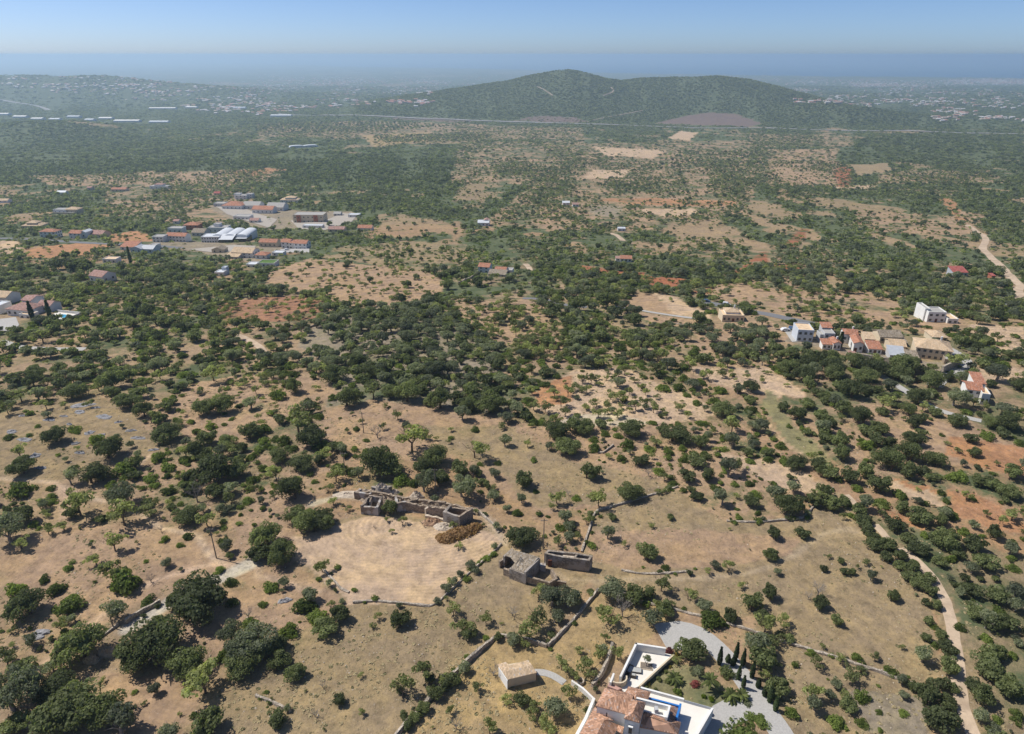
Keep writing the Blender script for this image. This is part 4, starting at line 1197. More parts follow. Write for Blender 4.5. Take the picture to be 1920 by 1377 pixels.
# ------------------------------------------------------------------ the villa at the lower edge
def ptz(px, py, z):
    X, Y, Zr = ray(px, py)
    t = (z - CAM_H) / Zr
    return Vector((float(X * t), float(Y * t), z))
def q1(zx, zy, z): return ptz(1070 + zx / 6.4, 1190 + zy / 6.4, z)     # from the enlarged crop of the villa
VZ = hz(33, 95)
vo = q1(700, 900, VZ)
villa = empty('villa', (vo.x, vo.y, VZ)); tag(villa, 'white villa with hipped terracotta roofs, tower and blue-edged roof terrace', 'villa')
def loc(p): return (p[0] - vo.x, p[1] - vo.y, p[2] - VZ)
def L(zx, zy, z): return loc(q1(zx, zy, VZ + z))
def vroof(polys): return slab('roof', [[L(*p) for p in poly] for poly in polys], M['tile'], villa, .18)
def vblock(pts, z1, z0=-1.5, mat='white', name='wall', inset=.25):
    P = [L(a, b, z1) for a, b in pts]
    c = Vector((sum(p[0] for p in P) / len(P), sum(p[1] for p in P) / len(P), 0))
    Q = []
    for p in P:
        d = Vector((p[0], p[1], 0)) - c
        d = d * (1 - inset / max(d.length, .1)) + c; Q.append((d.x, d.y))
    a = sum(Q[i][0] * Q[(i + 1) % len(Q)][1] - Q[(i + 1) % len(Q)][0] * Q[i][1] for i in range(len(Q)))
    if a < 0: Q.reverse()
    v, f = prism(Q, z0, z1 - .12); return mobj(name, v, f, M[mat], villa)
# west wing with hip (eaves 5.8 m)
EA = 5.8
vroof([[(300, 855, EA), (410, 640, EA), (540, 732, EA + 1.35)], [(410, 640, EA), (760, 715, EA), (740, 775, EA + 1.35), (540, 732, EA + 1.35)], [(300, 855, EA), (540, 732, EA + 1.35), (740, 775, EA + 1.35), (665, 955, EA)]])
vblock([(300, 855), (410, 640), (760, 715), (665, 955)], EA)
# rear wing
vroof([[(650, 700, 5.4), (695, 620, 5.4), (962, 690, 5.4), (800, 688, 6.3), (765, 770, 6.3)], [(800, 688, 6.3), (962, 690, 5.4), (930, 770, 5.4), (765, 770, 6.3)]])
vblock([(650, 700), (695, 620), (962, 690), (930, 770)], 5.4)
# tower
vroof([[(640, 1005, 7.6), (722, 770, 7.6), (800, 812, 8.7), (748, 935, 8.7)], [(722, 770, 7.6), (903, 815, 7.6), (800, 812, 8.7)], [(903, 815, 7.6), (828, 1058, 7.6), (748, 935, 8.7), (800, 812, 8.7)], [(640, 1005, 7.6), (748, 935, 8.7), (828, 1058, 7.6)]])
vblock([(640, 1005), (722, 770), (903, 815), (828, 1058)], 7.6)
# east wing
ED = 4.6
vroof([[(818, 1110, ED), (872, 955, ED + 1.5), (1190, 1065, ED + 1.5), (1290, 1200, ED)], [(1290, 1200, ED), (1190, 1065, ED + 1.5), (1325, 1052, ED)], [(872, 955, ED + 1.5), (935, 905, ED + .7), (1150, 1000, ED + .7), (1325, 1052, ED), (1190, 1065, ED + 1.5)]])
vblock([(818, 1110), (872, 955), (1325, 1052), (1290, 1200)], ED)
# small hip between the blue edge and the white box
vroof([[(930, 762, 4.3), (1300, 866, 4.3), (1200, 872, 5.0), (930, 790, 4.7)], [(1300, 866, 4.3), (1240, 1030, 4.3), (1150, 1000, 4.9), (1200, 872, 5.0)]])
vblock([(935, 765), (1300, 868), (1245, 1028), (900, 930)], 4.3)
# low west wing in front
EL = 3.1
vroof([[(290, 862, EL + .4), (30, 1330, EL), (230, 1360, EL + 1.5), (405, 1020, EL + 1.5)], [(290, 862, EL + .4), (405, 1020, EL + 1.5), (520, 1030, EL + .8), (330, 960, EL + .5)], [(405, 1020, EL + 1.5), (230, 1360, EL + 1.5), (480, 1320, EL), (570, 1082, EL)]])
vblock([(290, 862), (30, 1330), (480, 1320), (570, 1082)], EL)
vroof([[(545, 1150, 3.0), (570, 1082, 3.3), (640, 1110, 3.3), (620, 1190, 3.0)]])
# the white roof terrace box
def wallrun(pts, h, th, mat, parent=None, name='wall', z0=0., lc=True):
    """thin wall along a polyline of (x, y) world or local points"""
    out = []
    for a, b in zip(pts[:-1], pts[1:]):
        a = Vector((a[0], a[1])); b = Vector((b[0], b[1])); d = (b - a).normalized(); n = Vector((-d.y, d.x)) * th / 2
        a2, b2 = a - d * th * .45, b + d * th * .45
        out.append(prism([(a2 - n)[:], (b2 - n)[:], (b2 + n)[:], (a2 + n)[:]], z0, h))
        th *= 1.004; h += .003
    v, f = join(out); return mobj(name, v, f, mat, parent)
PZ = 5.6
box_c = [L(880, 905, PZ), L(905, 825, PZ), L(1185, 880, PZ), L(1150, 985, PZ)]
v, f = prism([p[:2] for p in (box_c[0], box_c[3], box_c[2], box_c[1])], 2, PZ); mobj('roof_terrace', v, f, M['paving'], villa)
wallrun([L(800, 765, 6.6), L(1188, 862, 6.6), L(1150, 990, 6.6)], 6.7, .35, M['white'], villa, 'parapet', 4.0)
wallrun([L(880, 905, 6.0), L(1150, 990, 6.0)], 6.0, .25, M['white'], villa, 'parapet', 3.0)
p = L(1027, 905, 6.4); v, f = box(p[0] - .3, p[0] + .3, p[1] - .4, p[1] + .4, PZ, 6.9); mobj('chimney', v, f, M['greyw'], villa)
# blue parapet band
wallrun([L(935, 760, 4.8), L(1300, 856, 4.8)], 4.85, .3, M['blue'], villa, 'blue_parapet', 3.2)
wallrun([L(1318, 835, 5.2), L(1275, 985, 5.2)], 5.2, .35, M['blue'], villa, 'blue_parapet', 1.0)
# windows
def vwin(zx, zy, z, w=.75, h=1.15):
    p = L(zx, zy, z); d = Vector((.965, -.26, 0)); n = Vector((-.26, -.965, 0))
    c = Vector((p[0], p[1], 0)) + n * .02
    P = [(c - d * w / 2 - n * .25)[:2], (c - d * w / 2 + n * .08)[:2], (c + d * w / 2 + n * .08)[:2], (c + d * w / 2 - n * .25)[:2]]
    a = sum(P[i][0] * P[(i + 1) % 4][1] - P[(i + 1) % 4][0] * P[i][1] for i in range(4))
    if a < 0: P.reverse()
    v, f = prism(P, z - h / 2, z + h / 2); o = mobj('window', v, f, M['white'], villa)
    k = .72
    P2 = [(c - d * w * k / 2 + n * .0)[:2], (c - d * w * k / 2 + n * .11)[:2], (c + d * w * k / 2 + n * .11)[:2], (c + d * w * k / 2)[:2]]
    if a < 0: P2.reverse()
    v, f = prism(P2, z - h * .4, z + h * .4); mobj('pane', v, f, M['pane'], o)
vwin(443, 955, 4.2); vwin(715, 1150, 5.4, .8, 1.7); vwin(905, 1180, 3.2, .8, 1.2)
# terraces
def slabpoly(pts, z1, z0, mat, name, parent=villa):
    Q = [L(a, b, z1)[:2] for a, b in pts]
    a = sum(Q[i][0] * Q[(i + 1) % len(Q)][1] - Q[(i + 1) % len(Q)][0] * Q[i][1] for i in range(len(Q)))
    if a < 0: Q.reverse()
    v, f = prism(Q, z0, z1); return mobj(name, v, f, M[mat], parent)
slabpoly([(955, 705), (1700, 885), (1440, 1330), (1150, 1330), (1290, 1200), (1325, 1052), (1240, 1030), (1300, 870), (930, 770)], 2.6, -1.5, 'paving', 'terrace')
wallrun([L(850, 640, 3.2), L(1350, 775, 3.2)], 3.3, .35, M['white'], villa, 'terrace_wall', -.5)
wallrun([L(1360, 785, 3.2), L(1700, 880, 3.2)], 3.2, .08, M['metal'], villa, 'railing', 2.6)
wallrun([L(1700, 885, 3.2), L(1440, 1330, 3.2)], 3.2, .35, M['white'], villa, 'terrace_wall', -1.0)
slabpoly([(800, 165), (1232, 245), (1040, 420), (810, 625), (640, 690), (560, 600), (610, 510)], .9, -1.2, 'paving', 'patio')
wallrun([L(785, 112, 2.6), L(1130, 165, 2.6)], 2.7, .4, M['white'], villa, 'patio_wall', -.5)
wallrun([L(785, 112, 2.6), L(600, 500, 2.6)], 2.7, .4, M['white'], villa, 'patio_wall', -.5)
wallrun([L(1232, 250, 1.0), L(1040, 425, 1.0), L(830, 620, 1.0)], 1.15, .3, M['cream'], villa, 'patio_edge', -.5)
wallrun([L(515, 475, 2.2), L(480, 570, 2.2)], 2.3, .35, M['white'], villa, 'patio_wall', -.5)
# curved stair screen
c0 = L(565, 520, 1.8); pts = [(c0[0] + math.cos(a) * 1.7, c0[1] + math.sin(a) * 1.4) for a in np.linspace(-math.pi * .95, .1, 9)]
wallrun(pts, 2.1, .25, M['cream'], villa, 'curved_wall', -.3)
slabpoly([(460, 575), (620, 650), (560, 665), (440, 620)], 1.4, -1, 'tile_p', 'stair')
wallrun([L(20, 560, 1.0), L(150, 650, 1.0), L(275, 770, 1.0)], 1.1, .35, M['white'], villa, 'garden_wall', -1.5)
wallrun([L(275, 780, 1.4), L(180, 1010, 1.4), L(60, 1230, 1.4), L(0, 1340, 1.4)], 1.6, .5, M['white'], villa, 'garden_wall', -1.5)
for q in [(500, 900), (700, 900), (900, 900), (1100, 900), (1300, 900), (700, 1150), (1000, 1150), (1300, 1150), (350, 1150), (200, 1250), (1500, 900), (1550, 950), (750, 400), (900, 300), (1000, 250), (1100, 300), (700, 600), (800, 500), (650, 500)]:
    w = q1(q[0], q[1], VZ); BLOCK.append((w.x, w.y, 3.4))
# patio furniture
def onpatio(zx, zy): return q1(zx, zy, VZ + .905)
def sofa(zx, zy, rot, wd, label):
    p = onpatio(zx, zy); r = empty('outdoor_sofa', p, math.radians(rot)); tag(r, label, 'sofa', 'patio seats')
    v, f = join([box(-wd / 2, wd / 2, -.4, .4, 0, .28), box(-wd / 2, wd / 2, .3, .45, .281, .75), box(-wd / 2 - .1, -wd / 2, -.4, .45, 0, .6), box(wd / 2, wd / 2 + .1, -.4, .45, 0, .6)]); mobj('frame', v, f, M['wicker'], r)
    v, f = box(-wd / 2 + .04, wd / 2 - .04, -.38, .29, .285, .44); mobj('cushion', v, f, M['cushion'], r)
sofa(700, 450, 62, 2.6, 'long dark wicker sofa against the blue-shaded patio wall')
sofa(665, 520, 62, 2.0, 'shorter wicker sofa at the shaded end of the patio')
p = onpatio(785, 440); r = empty('low_table', p, math.radians(-10)); tag(r, 'rectangular dark-framed low table in front of the patio sofa', 'table')
v, f = box(-.95, .95, -.55, .55, .32, .4); mobj('tabletop', v, f, M['cushion'], r)
for sx in (-1, 1):
    for sy in (-1, 1):
        v, f = box(sx * .85 - .05, sx * .85 + .05, sy * .45 - .05, sy * .45 + .05, 0, .32); mobj('leg', v, f, M['wicker'], r)
v, f = join([box(-1, 1, -.62, -.55, .3, .42), box(-1, 1, .55, .62, .3, .42), box(-1.02, -.95, -.55, .55, .3, .42), box(.95, 1.02, -.55, .55, .3, .42)]); mobj('rim', v, f, M['wicker'], r)
p = onpatio(752, 505); r = empty('patio_chair', p, math.radians(-15)); tag(r, 'single dark wicker armchair beside the low table', 'chair')
v, f = join([box(-.5, .5, -.45, .45, 0, .3), box(-.5, .5, -.5, -.38, .301, .75), box(-.5, -.4, -.38, .45, .301, .55), box(.4, .5, -.38, .45, .301, .55)]); mobj('frame', v, f, M['wicker'], r)
v, f = box(-.38, .38, -.36, .42, .305, .42); mobj('cushion', v, f, M['cushion'], r)
p = onpatio(908, 385)
r = empty('planting_bed', p, math.radians(-12)); tag(r, 'square brown planting bed in the white patio', 'planter')
v, f = join([box(-1.1, 1.1, -.75, .75, 0, .12)]); mobj('soil', v, f, M['wood'], r)
v, f = join([box(-1.2, 1.2, -.85, -.75, 0, .16), box(-1.2, 1.2, .75, .85, 0, .16), box(-1.2, -1.1, -.75, .75, 0, .16), box(1.1, 1.2, -.75, .75, 0, .16)]); mobj('edging', v, f, M['cream'], r)
o = empty('olive_tree', (p.x, p.y, p.z + .1), 1.0); o.scale = (1.2, 1.2, 1.5)
tag(o, 'small potted-size olive tree in the square patio bed', 'tree')
link(bpy.data.objects.new('crown', crown_mesh('almond', M['olive'], 990)), o); link(bpy.data.objects.new('trunk', trunks['O']), o)

# ------------------------------------------------------------------ garden of the villa
def gp(zx, zy):       # enlarged crop of the garden, 6.067 per pixel
    p = at1(1260 + zx / 6.067, 1150 + zy / 6.067); return p
def cypress_me(seed):
    r = np.random.default_rng(seed); n = 420
    h = r.random(n) ** .8; a = r.random(n) * 6.283
    rad = (np.sin(np.clip(h * 1.05 + .06, 0, 1) * math.pi) ** .55) * .5 * (1 - .25 * h) * r.uniform(.75, 1.05, n)
    C = np.stack([np.cos(a) * rad, np.sin(a) * rad, h * 7], 1); Nn = np.stack([np.cos(a), np.sin(a), .4 + 0 * a], 1)
    V = quads(C, Nn, .17, r, 1.6)
    return np_mesh('foliage', V, np.arange(len(V)).reshape(-1, 4), (M['cypress'],), False, {'tint': ('FLOAT', np.repeat(r.uniform(.7, 1.3, n), 4).astype(np.float32))})
cyp = [cypress_me(i) for i in range(3)]
tv, tf = tube([(0, 0, -.3), (0, 0, 1.0), (0, 0, 6)], [.12, .1, .02])
cyt = mesh_data('trunk', tv, tf, (M['bark'],))
CYP = [(535, 582, 190, 'tall slim cypress alone on the house side of the drive'), (633, 560, 90, 'short cypress tip behind the white-flowered bush'), (690, 600, 115, 'cypress behind the white-flowered bush, nearer the dirt'), (718, 545, 205, 'tallest dark cypress at the round green shrubs'),
       (800, 600, 190, 'cypress merging with the big hedge-like shrubs'), (752, 755, 150, 'leaning cypress beside the agave bed'), (806, 855, 145, 'cypress casting a stripe over the drive above the palms'), (905, 735, 185, 'cypress by the small round shrub on the slope side of the drive'),
       (978, 845, 105, 'first of four slim cypresses down the slope side of the drive'), (1047, 940, 110, 'second of four slim cypresses down the slope side of the drive'), (1108, 1010, 175, 'third of four slim cypresses, the tall one'), (1172, 1110, 155, 'fourth of four slim cypresses, beside the last bend')]
for zx, zy, hp, lab in CYP:
    p = gp(zx, zy); m = mpp(p)
    hh = hp / 6.067 * m / math.cos(math.radians(46))
    o = empty('cypress_tree', (p.x, p.y, p.z - .05), random.random() * 6); k = hh / 7.2; o.scale = (.85 + random.random() * .25, .85 + random.random() * .25, k)
    tag(o, lab, 'tree', 'cypresses lining the drive')
    link(bpy.data.objects.new('crown', random.choice(cyp)), o); link(bpy.data.objects.new('trunk', cyt), o)
for px, py, h_, lab in [(247, 500, 9, 'lone dark cypress above the village garden'), (62, 600, 6, 'dark conical cypress in front of the pool villa'), (95, 598, 6, 'thin cypress beside the villa pool'), (20, 562, 4, 'little cypress between the white houses'), (1574, 652, 4.5, 'small cypress between orange hamlet roofs')]:
    p = at1(px, py); o = empty('cypress_tree', p, 1.); o.scale = (2.4, 2.4, h_ / 7. * 1.6); tag(o, lab, 'tree')
    link(bpy.data.objects.new('crown', random.choice(cyp)), o); link(bpy.data.objects.new('trunk', cyt), o)
    BLOCK.append((p.x, p.y, 3))

def palm(p, R, h_, label, bushy=False):
    root = empty('palm_tree', (p.x, p.y, p.z - .05), random.random() * 6); tag(root, label, 'tree', 'palms in the villa garden')
    v, f = tube([(0, 0, -.2), (.05, 0, h_ * .5), (0, .05, h_)], [.26, .2, .2], 8); mobj('trunk', v, f, M['bark'], root)
    r = np.random.default_rng(int(p.x * 13) % 99 + 3)
    for k in range(22):
        a = k * 2.4; el = r.uniform(-.1, 1.1); V, F = [], []
        n = 5; dx, dy = math.cos(a), math.sin(a)
        for i in range(n + 1):
            t = i / n; rr = R * t * math.cos(el * .8); zz = h_ + R * (math.sin(el) * t - .55 * t * t)
            wd = .13 * R * math.sin(math.pi * min(1, t * .85 + .12)) + .02
            V += [(dx * rr - dy * wd, dy * rr + dx * wd, zz - wd * .45), (dx * rr, dy * rr, zz), (dx * rr + dy * wd, dy * rr - dx * wd, zz - wd * .45)]
            if i:
                b = (i - 1) * 3
                F += [(b, b + 1, b + 4, b + 3), (b + 1, b + 2, b + 5, b + 4)]
        me = mesh_data('frond', V, F, (M['palm'],))
        at_ = me.attributes.new('tint', 'FLOAT', 'POINT'); at_.data.foreach_set('value', np.full(len(V), r.uniform(.75, 1.35), np.float32))
        link(bpy.data.objects.new('frond', me), root)
    BLOCK.append((p.x, p.y, R * .7))
palm(gp(425, 865), 2.1, 2.6, 'fan palm with a clear trunk in the garden lawn')
palm(gp(30, 770), 1.9, 1.0, 'low fan palm above the clipped balls')
palm(gp(660, 970), 2.0, 1.0, 'low fan palm near the drive, in front of the trunked one')
palm(gp(790, 960), 1.8, .8, 'squat palm beside the grey bush at the drive')

def shrub(p, R, hs, mat, label, form='mastic', name='garden_shrub', grp=None):
    o = bpy.data.objects.new(name, crown_mesh(form, M[mat], int(abs(p.x * 31 + p.y * 17)) % 9999)); o.location = (p.x, p.y, p.z - .05)
    o.scale = (R, R, R * hs); link(o); tag(o, label, 'shrub', grp); BLOCK.append((p.x, p.y, R)); return o
def gz(zx, zy): return at1(1070 + zx / 6.4, 1190 + zy / 6.4)
for zx, zy, w, lab in [(1198, 395, 60, 'clipped yellow-green ball highest along the patio edge'), (1140, 465, 70, 'clipped ball second from the top along the patio edge'), (1055, 545, 90, 'clipped ball midway along the patio edge'), (940, 610, 85, 'clipped yellowish ball near the house corner'),
                   (1160, 575, 100, 'olive-coloured clipped ball below the low fan palm'), (885, 635, 75, 'green ball closest to the terracotta roof'), (1020, 665, 60, 'narrow upright ball at the terrace wall')]:
    shrub(gz(zx, zy), w / 6.4 * .5 * .108, 1.5, 'yellow' if 'yellow' in lab else 'almond', lab, grp='clipped balls in the villa garden')
shrub(gz(1598, 755), .62, 1.7, 'lime', 'small lime-yellow ball farther from the drive')
shrub(gz(1700, 800), .75, 1.6, 'lime', 'larger lime-yellow ball nearer the drive')
shrub(gz(1300, 710), 1.1, 1.5, 'mastic', 'bright green bush at the terrace wall')
shrub(gz(1190, 215), 1.1, 1.6, 'pink', 'red bougainvillea at the patio corner', name='bougainvillea')
shrub(gz(1650, 980), .9, 2.2, 'pink', 'red bougainvillea spilling over the terrace wall', name='bougainvillea')
shrub(gz(1505, 600), 1.2, 1.3, 'pink', 'pinkish oleander beside the trunked palm', name='oleander')
shrub(gz(1285, 260), .9, 1.4, 'yellow', 'yellowing bush between patio corner and round tree')
for k, (zx, zy) in enumerate([(960, 560), (1010, 500), (1075, 440), (1120, 400), (1160, 370), (900, 600)]):
    shrub(gz(zx, zy), .75, .9, 'olive', ['grey succulent clump low on', 'grey succulent clump in the middle of', 'spiky grey clump beside the balls on', 'grey clump under the highest ball on', 'topmost grey succulent clump on', 'grey clump beside the roof end of'][k] + ' the patio slope', name='succulent_plant', grp='grey succulents below the patio')
p = at1(1395, 1385); o = shrub(p, 4.6, .45, 'mastic', 'large flat-clipped green hedge island in the drive bend', name='clipped_hedge')
p = at1(1413, 1352); shrub(p, 2.5, .5, 'mastic', 'darker hedge lobe beside the flat-clipped island', name='clipped_hedge')
shrub(gp(640, 700), 1.9, 1.3, 'carob', 'dark bush with white flowers in the drive bend', name='flowering_bush')
shrub(gp(860, 1040), 1.0, 1.0, 'olive', 'grey bush at the edge of the drive near palms')
shrub(gp(280, 680), 1.3, 1.2, 'olive', 'round silver-grey bush between palm and round tree')
p = at1(1088, 1280)
r = empty('stone_well', p); tag(r, 'round stone well ring in the dry garden', 'well')
V, F = [], []
for k in range(16):
    a = k / 16 * 6.2832
    for rr, zz in ((.75, -.2), (.75, .6), (.5, .6), (.5, -.2)): V.append((math.cos(a) * rr, math.sin(a) * rr, zz))
for k in range(16):
    b, c = k * 4, (k + 1) % 16 * 4
    for i in range(3): F.append((b + i, c + i, c + i + 1, b + i + 1))
mobj('ring', V, F, M['rubble'], r)

# ------------------------------------------------------------------ hut with sandy roof
def g8(zx, zy, z): return ptz(900 + zx / 7.78, 1200 + zy / 7.78, z)
p0 = at1(969, 1278); HZ = p0.z
hut = empty('hut', p0); tag(hut, 'low hut with an L-shaped sandy tiled roof and white end wall', 'hut'); BLOCK.append((p0.x, p0.y, 6)); BLOCK.append((p0.x + 2, p0.y + 3, 6))
def H(zx, zy, z): q = g8(zx, zy, HZ + z); return (q.x - p0.x, q.y - p0.y, z)
slab('roof', [[H(410, 577, 2.5), H(330, 468, 3.0), H(760, 372, 3.0), H(830, 478, 2.5)], [H(330, 468, 3.0), H(252, 357, 2.7), H(378, 322, 2.7), H(425, 372, 2.8), H(700, 293, 2.6), H(760, 372, 3.0)]], M['tile_b'], hut, .15)
P = [H(410, 570, 2.4), H(820, 472, 2.4), H(705, 305, 2.4), H(270, 375, 2.4)]
Q = [p[:2] for p in P]
v, f = prism(Q, -1, 2.35)
mobj('wall', v, f, M['cream'], hut)
wallrun([H(400, 590, 2.4), H(275, 400, 2.4)], 2.4, .12, M['white'], hut, 'end_wall', -1)
a, b = H(740, 520, 1.2), H(820, 500, 1.2)
wallrun([(a[0], a[1] - .12), (b[0], b[1] - .12)], 2.0, .15, M['door'], hut, 'door', -.2)

# ------------------------------------------------------------------ ruins
def ruin(name, label, px, py, cat='ruin'):
    p = at1(px, py); r = empty(name, p); tag(r, label, cat); return r, p
def rwall(root, p, pts, hs, th, mat, seed=0, name='wall', base=-1.0, ruinous=.25):
    """rubble wall along photo-plotted foot points, broken top edge"""
    g = np.random.default_rng(seed)
    x, y, z = at([a for a, b in pts], [b for a, b in pts])
    W = [Vector((a - p.x, b - p.y)) for a, b in zip(x, y)]
    V, F = [], []
    n = 0
    hs = [q * .82 for q in hs] if hasattr(hs, '__len__') else hs * .82
    ruinous = ruinous * 1.7
    for i, (a, b) in enumerate(zip(W[:-1], W[1:])):
        d = (b - a); Ln = d.length; d.normalize(); nn = Vector((-d.y, d.x)) * th / 2 * (1 + .01 * i)
        a2, b2 = a - d * th * .48, b + d * th * .48
        steps = max(2, int(Ln / .8))
        o = len(V)
        h0, h1 = (hs[i], hs[i + 1]) if hasattr(hs, '__len__') else (hs, hs)
        for k in range(steps + 1):
            t = k / steps; q = a2.lerp(b2, t); h_ = h0 * (1 - t) + h1 * t + g.normal(0, ruinous * .35) + .004 * i
            j = nn * (1 + g.normal(0, .06))
            bz = (hz(q.x + p.x, q.y + p.y) - p.z) + base
            zt = bz - base + h_
            V += [(q.x - j.x, q.y - j.y, bz), (q.x - j.x, q.y - j.y, zt), (q.x + j.x, q.y + j.y, zt + g.normal(0, .05)), (q.x + j.x, q.y + j.y, bz)]
            if k:
                c = o + (k - 1) * 4
                F += [(c, c + 4, c + 5, c + 1), (c + 1, c + 5, c + 6, c + 2), (c + 2, c + 6, c + 7, c + 3)]
        F += [(o, o + 1, o + 2, o + 3), (len(V) - 1, len(V) - 2, len(V) - 3, len(V) - 4)]
    for q in W[::1]: BLOCK.append((q.x + p.x, q.y + p.y, 2.2))
    for a, b in zip(W[:-1], W[1:]):
        for t in (.25, .5, .75):
            q = a.lerp(b, t); BLOCK.append((q.x + p.x, q.y + p.y, 2.0))
    return mobj(name, V, F, mat, root)
def rp(zx, zy): return (640 + zx / 6.0, 890 + zy / 6.0)     # enlarged crop of the long ruin
# long ruined farmhouse
r, p = ruin('ruined_farmhouse', 'long roofless stone farmhouse ruin behind the ploughed field', 745, 965)
rwall(r, p, [rp(240, 440), rp(410, 455)], 3.0, .6, M['stone_p'], 1, ruinous=.15)
rwall(r, p, [rp(410, 455), rp(455, 350)], 3.2, .6, M['stone_p'], 2)
rwall(r, p, [rp(240, 440), rp(330, 330)], 3.1, .6, M['stone_p'], 3)
rwall(r, p, [rp(330, 330), rp(455, 350)], 3.3, .5, M['stone_p'], 4)
rwall(r, p, [rp(330, 385), rp(345, 345)], 3.0, .4, M['stone_p'], 5)
rwall(r, p, [rp(165, 270), rp(330, 290)], 2.6, .6, M['stone_p'], 6)
rwall(r, p, [rp(165, 270), rp(215, 232)], 2.4, .6, M['stone_p'], 7)
rwall(r, p, [rp(215, 232), rp(420, 250), rp(560, 275)], 1.8, .6, M['stone'], 8)
rwall(r, p, [rp(640, 415), rp(745, 405)], [3.4, 3.6], .6, M['stone_p'], 9)
rwall(r, p, [rp(745, 405), rp(850, 330)], [3.6, 1.8], .6, M['stone'], 10)
rwall(r, p, [rp(640, 415), rp(620, 330)], 2.8, .6, M['stone_p'], 11)
rwall(r, p, [rp(745, 408), rp(960, 430)], [3.4, 2.6], .6, M['stone'], 12)
rwall(r, p, [rp(560, 290), rp(850, 335), rp(1160, 370), rp(1450, 440)], 2.0, .7, M['stone'], 13)
rwall(r, p, [rp(1000, 460), rp(1170, 485)], [3.8, 3.6], .6, M['stone'], 14)
rwall(r, p, [rp(955, 455), rp(1010, 430)], 2.8, .5, M['rubble'], 15)
rwall(r, p, [rp(1165, 545), rp(1330, 600)], 4.4, .6, M['stone_g'], 16, ruinous=.12)
rwall(r, p, [rp(1330, 600), rp(1465, 505)], 4.4, .6, M['stone'], 17, ruinous=.12)
rwall(r, p, [rp(1165, 545), rp(1225, 480)], 4.3, .6, M['stone_g'], 18, ruinous=.12)
rwall(r, p, [rp(1225, 480), rp(1465, 505)], [4.0, 3.4], .5, M['stone'], 19)
rwall(r, p, [rp(960, 480), rp(1180, 525)], .8, .7, M['rubble'], 20)
# rubble roof remains between the walls
def heap(root, p, px, py, rx, ry, h, mat, seed, name='rubble', n=26, world=True):
    g = np.random.default_rng(seed); c = at1(px, py)
    V, F = [], []
    R_, S_ = 9, 18
    for i in range(R_ + 1):
        rr = i / R_
        for j in range(S_):
            a = j / S_ * 6.2832
            q = (c.x + math.cos(a) * rx * rr * (1 + .12 * math.sin(3 * a + seed)), c.y + math.sin(a) * ry * rr)
            hh = h * (1 - rr ** 2) * (1 + g.normal(0, .22)) + g.normal(0, .06) * (1 - rr)
            V.append((q[0] - p.x, q[1] - p.y, hz(*q) - p.z + hh - .06 - (.25 if i == R_ else 0)))
            if i:
                b = (i - 1) * S_; F.append((b + j, b + (j + 1) % S_, b + S_ + (j + 1) % S_, b + S_ + j))
    BLOCK.append((c.x, c.y, max(rx, ry) * .8))
    return mobj(name, V, F, mat, root)
for k, (zx, zy, rx, ry, h, m_) in enumerate([(430, 290, 6, 2.4, 1.3, 'stone'), (290, 225, 5, 2.0, 1.4, 'rubble'), (700, 340, 4.5, 3, 1.5, 'stone'), (1000, 375, 7, 2.2, 1.4, 'stone'), (1290, 425, 6, 2, 1.2, 'stone'), (860, 390, 4, 2, 1.2, 'stone')]):
    heap(r, p, *rp(zx, zy), rx, ry, h, M[m_], k)
r, p = ruin('ruined_shed', 'small grey stone shed with rubble roof behind the long ruin', *rp(460, 210))
rwall(r, p, [rp(357, 215), rp(465, 232), rp(562, 205)], 2.7, .5, M['stone_g'], 30, ruinous=.1)
rwall(r, p, [rp(357, 215), rp(440, 190), rp(562, 205)], 2.7, .5, M['stone_g'], 31, ruinous=.1)
heap(r, p, *rp(460, 212), 2.9, 1.9, 2.9, M['rubble'], 41, 'roof')
for k, (zx, zy, lab, rx, ry, h, mt) in enumerate([(1010, 545, 'golden sand heap in front of the ruin wall', 2.6, 1.6, 1.3, 'reddirt'), (1170, 590, 'heap of pale building stones beside the golden sand', 3.6, 1.9, .9, 'rubble'),
                                  (600, 205, 'little stone pile behind the ruin', 1.6, 1.1, 1.0, 'rubble'), (850, 250, 'slab-like stone remains behind the ruin by green bushes', 2.2, 1.4, 1.4, 'rubble'), (80, 225, 'spill of pale stones at the path end of the ruin', 4.5, 2.0, .5, 'rubble')]):
    q = at1(*rp(zx, zy)); o = heap(None, Vector((0, 0, 0)), *rp(zx, zy), rx, ry, h, M[mt], 50 + k, 'stone_heap'); tag(o, lab, 'heap')
    # loose blocks on the heap
# brown brushwood heap
q = at1(862, 1008)
BR = []
for k, (px, py, R) in enumerate([(838, 1012, 2.6), (852, 1006, 2.9), (866, 1001, 2.9), (880, 997, 2.4), (890, 990, 2.0), (828, 1009, 1.6)]):
    a = at1(px, py); BR.append((a, R))
V, Ts = [], []
g = np.random.default_rng(8)
for a, R in BR:
    n_ = 420; d = g.normal(size=(n_, 3)); d[:, 2] = abs(d[:, 2]); d /= np.linalg.norm(d, axis=1)[:, None]
    C = d * R * g.uniform(.75, 1.02, (n_, 1)) * np.array([1, .75, .62]) + np.array([a.x - q.x, a.y - q.y, a.z - q.z])
    V.append(quads(C, d + g.normal(size=d.shape) * .4, .22, g)); Ts.append(np.repeat(g.uniform(.7, 1.3, n_), 4))
    BLOCK.append((a.x, a.y, R))
V = np.concatenate(V)
o = link(bpy.data.objects.new('brushwood_heap', np_mesh('brushwood_heap', V, np.arange(len(V)).reshape(-1, 4), (M['brush'],), False, {'tint': ('FLOAT', np.concatenate(Ts).astype(np.float32))}))); o.location = q
tag(o, 'rusty brown heap of dead brushwood beside the ruin', 'brushwood')

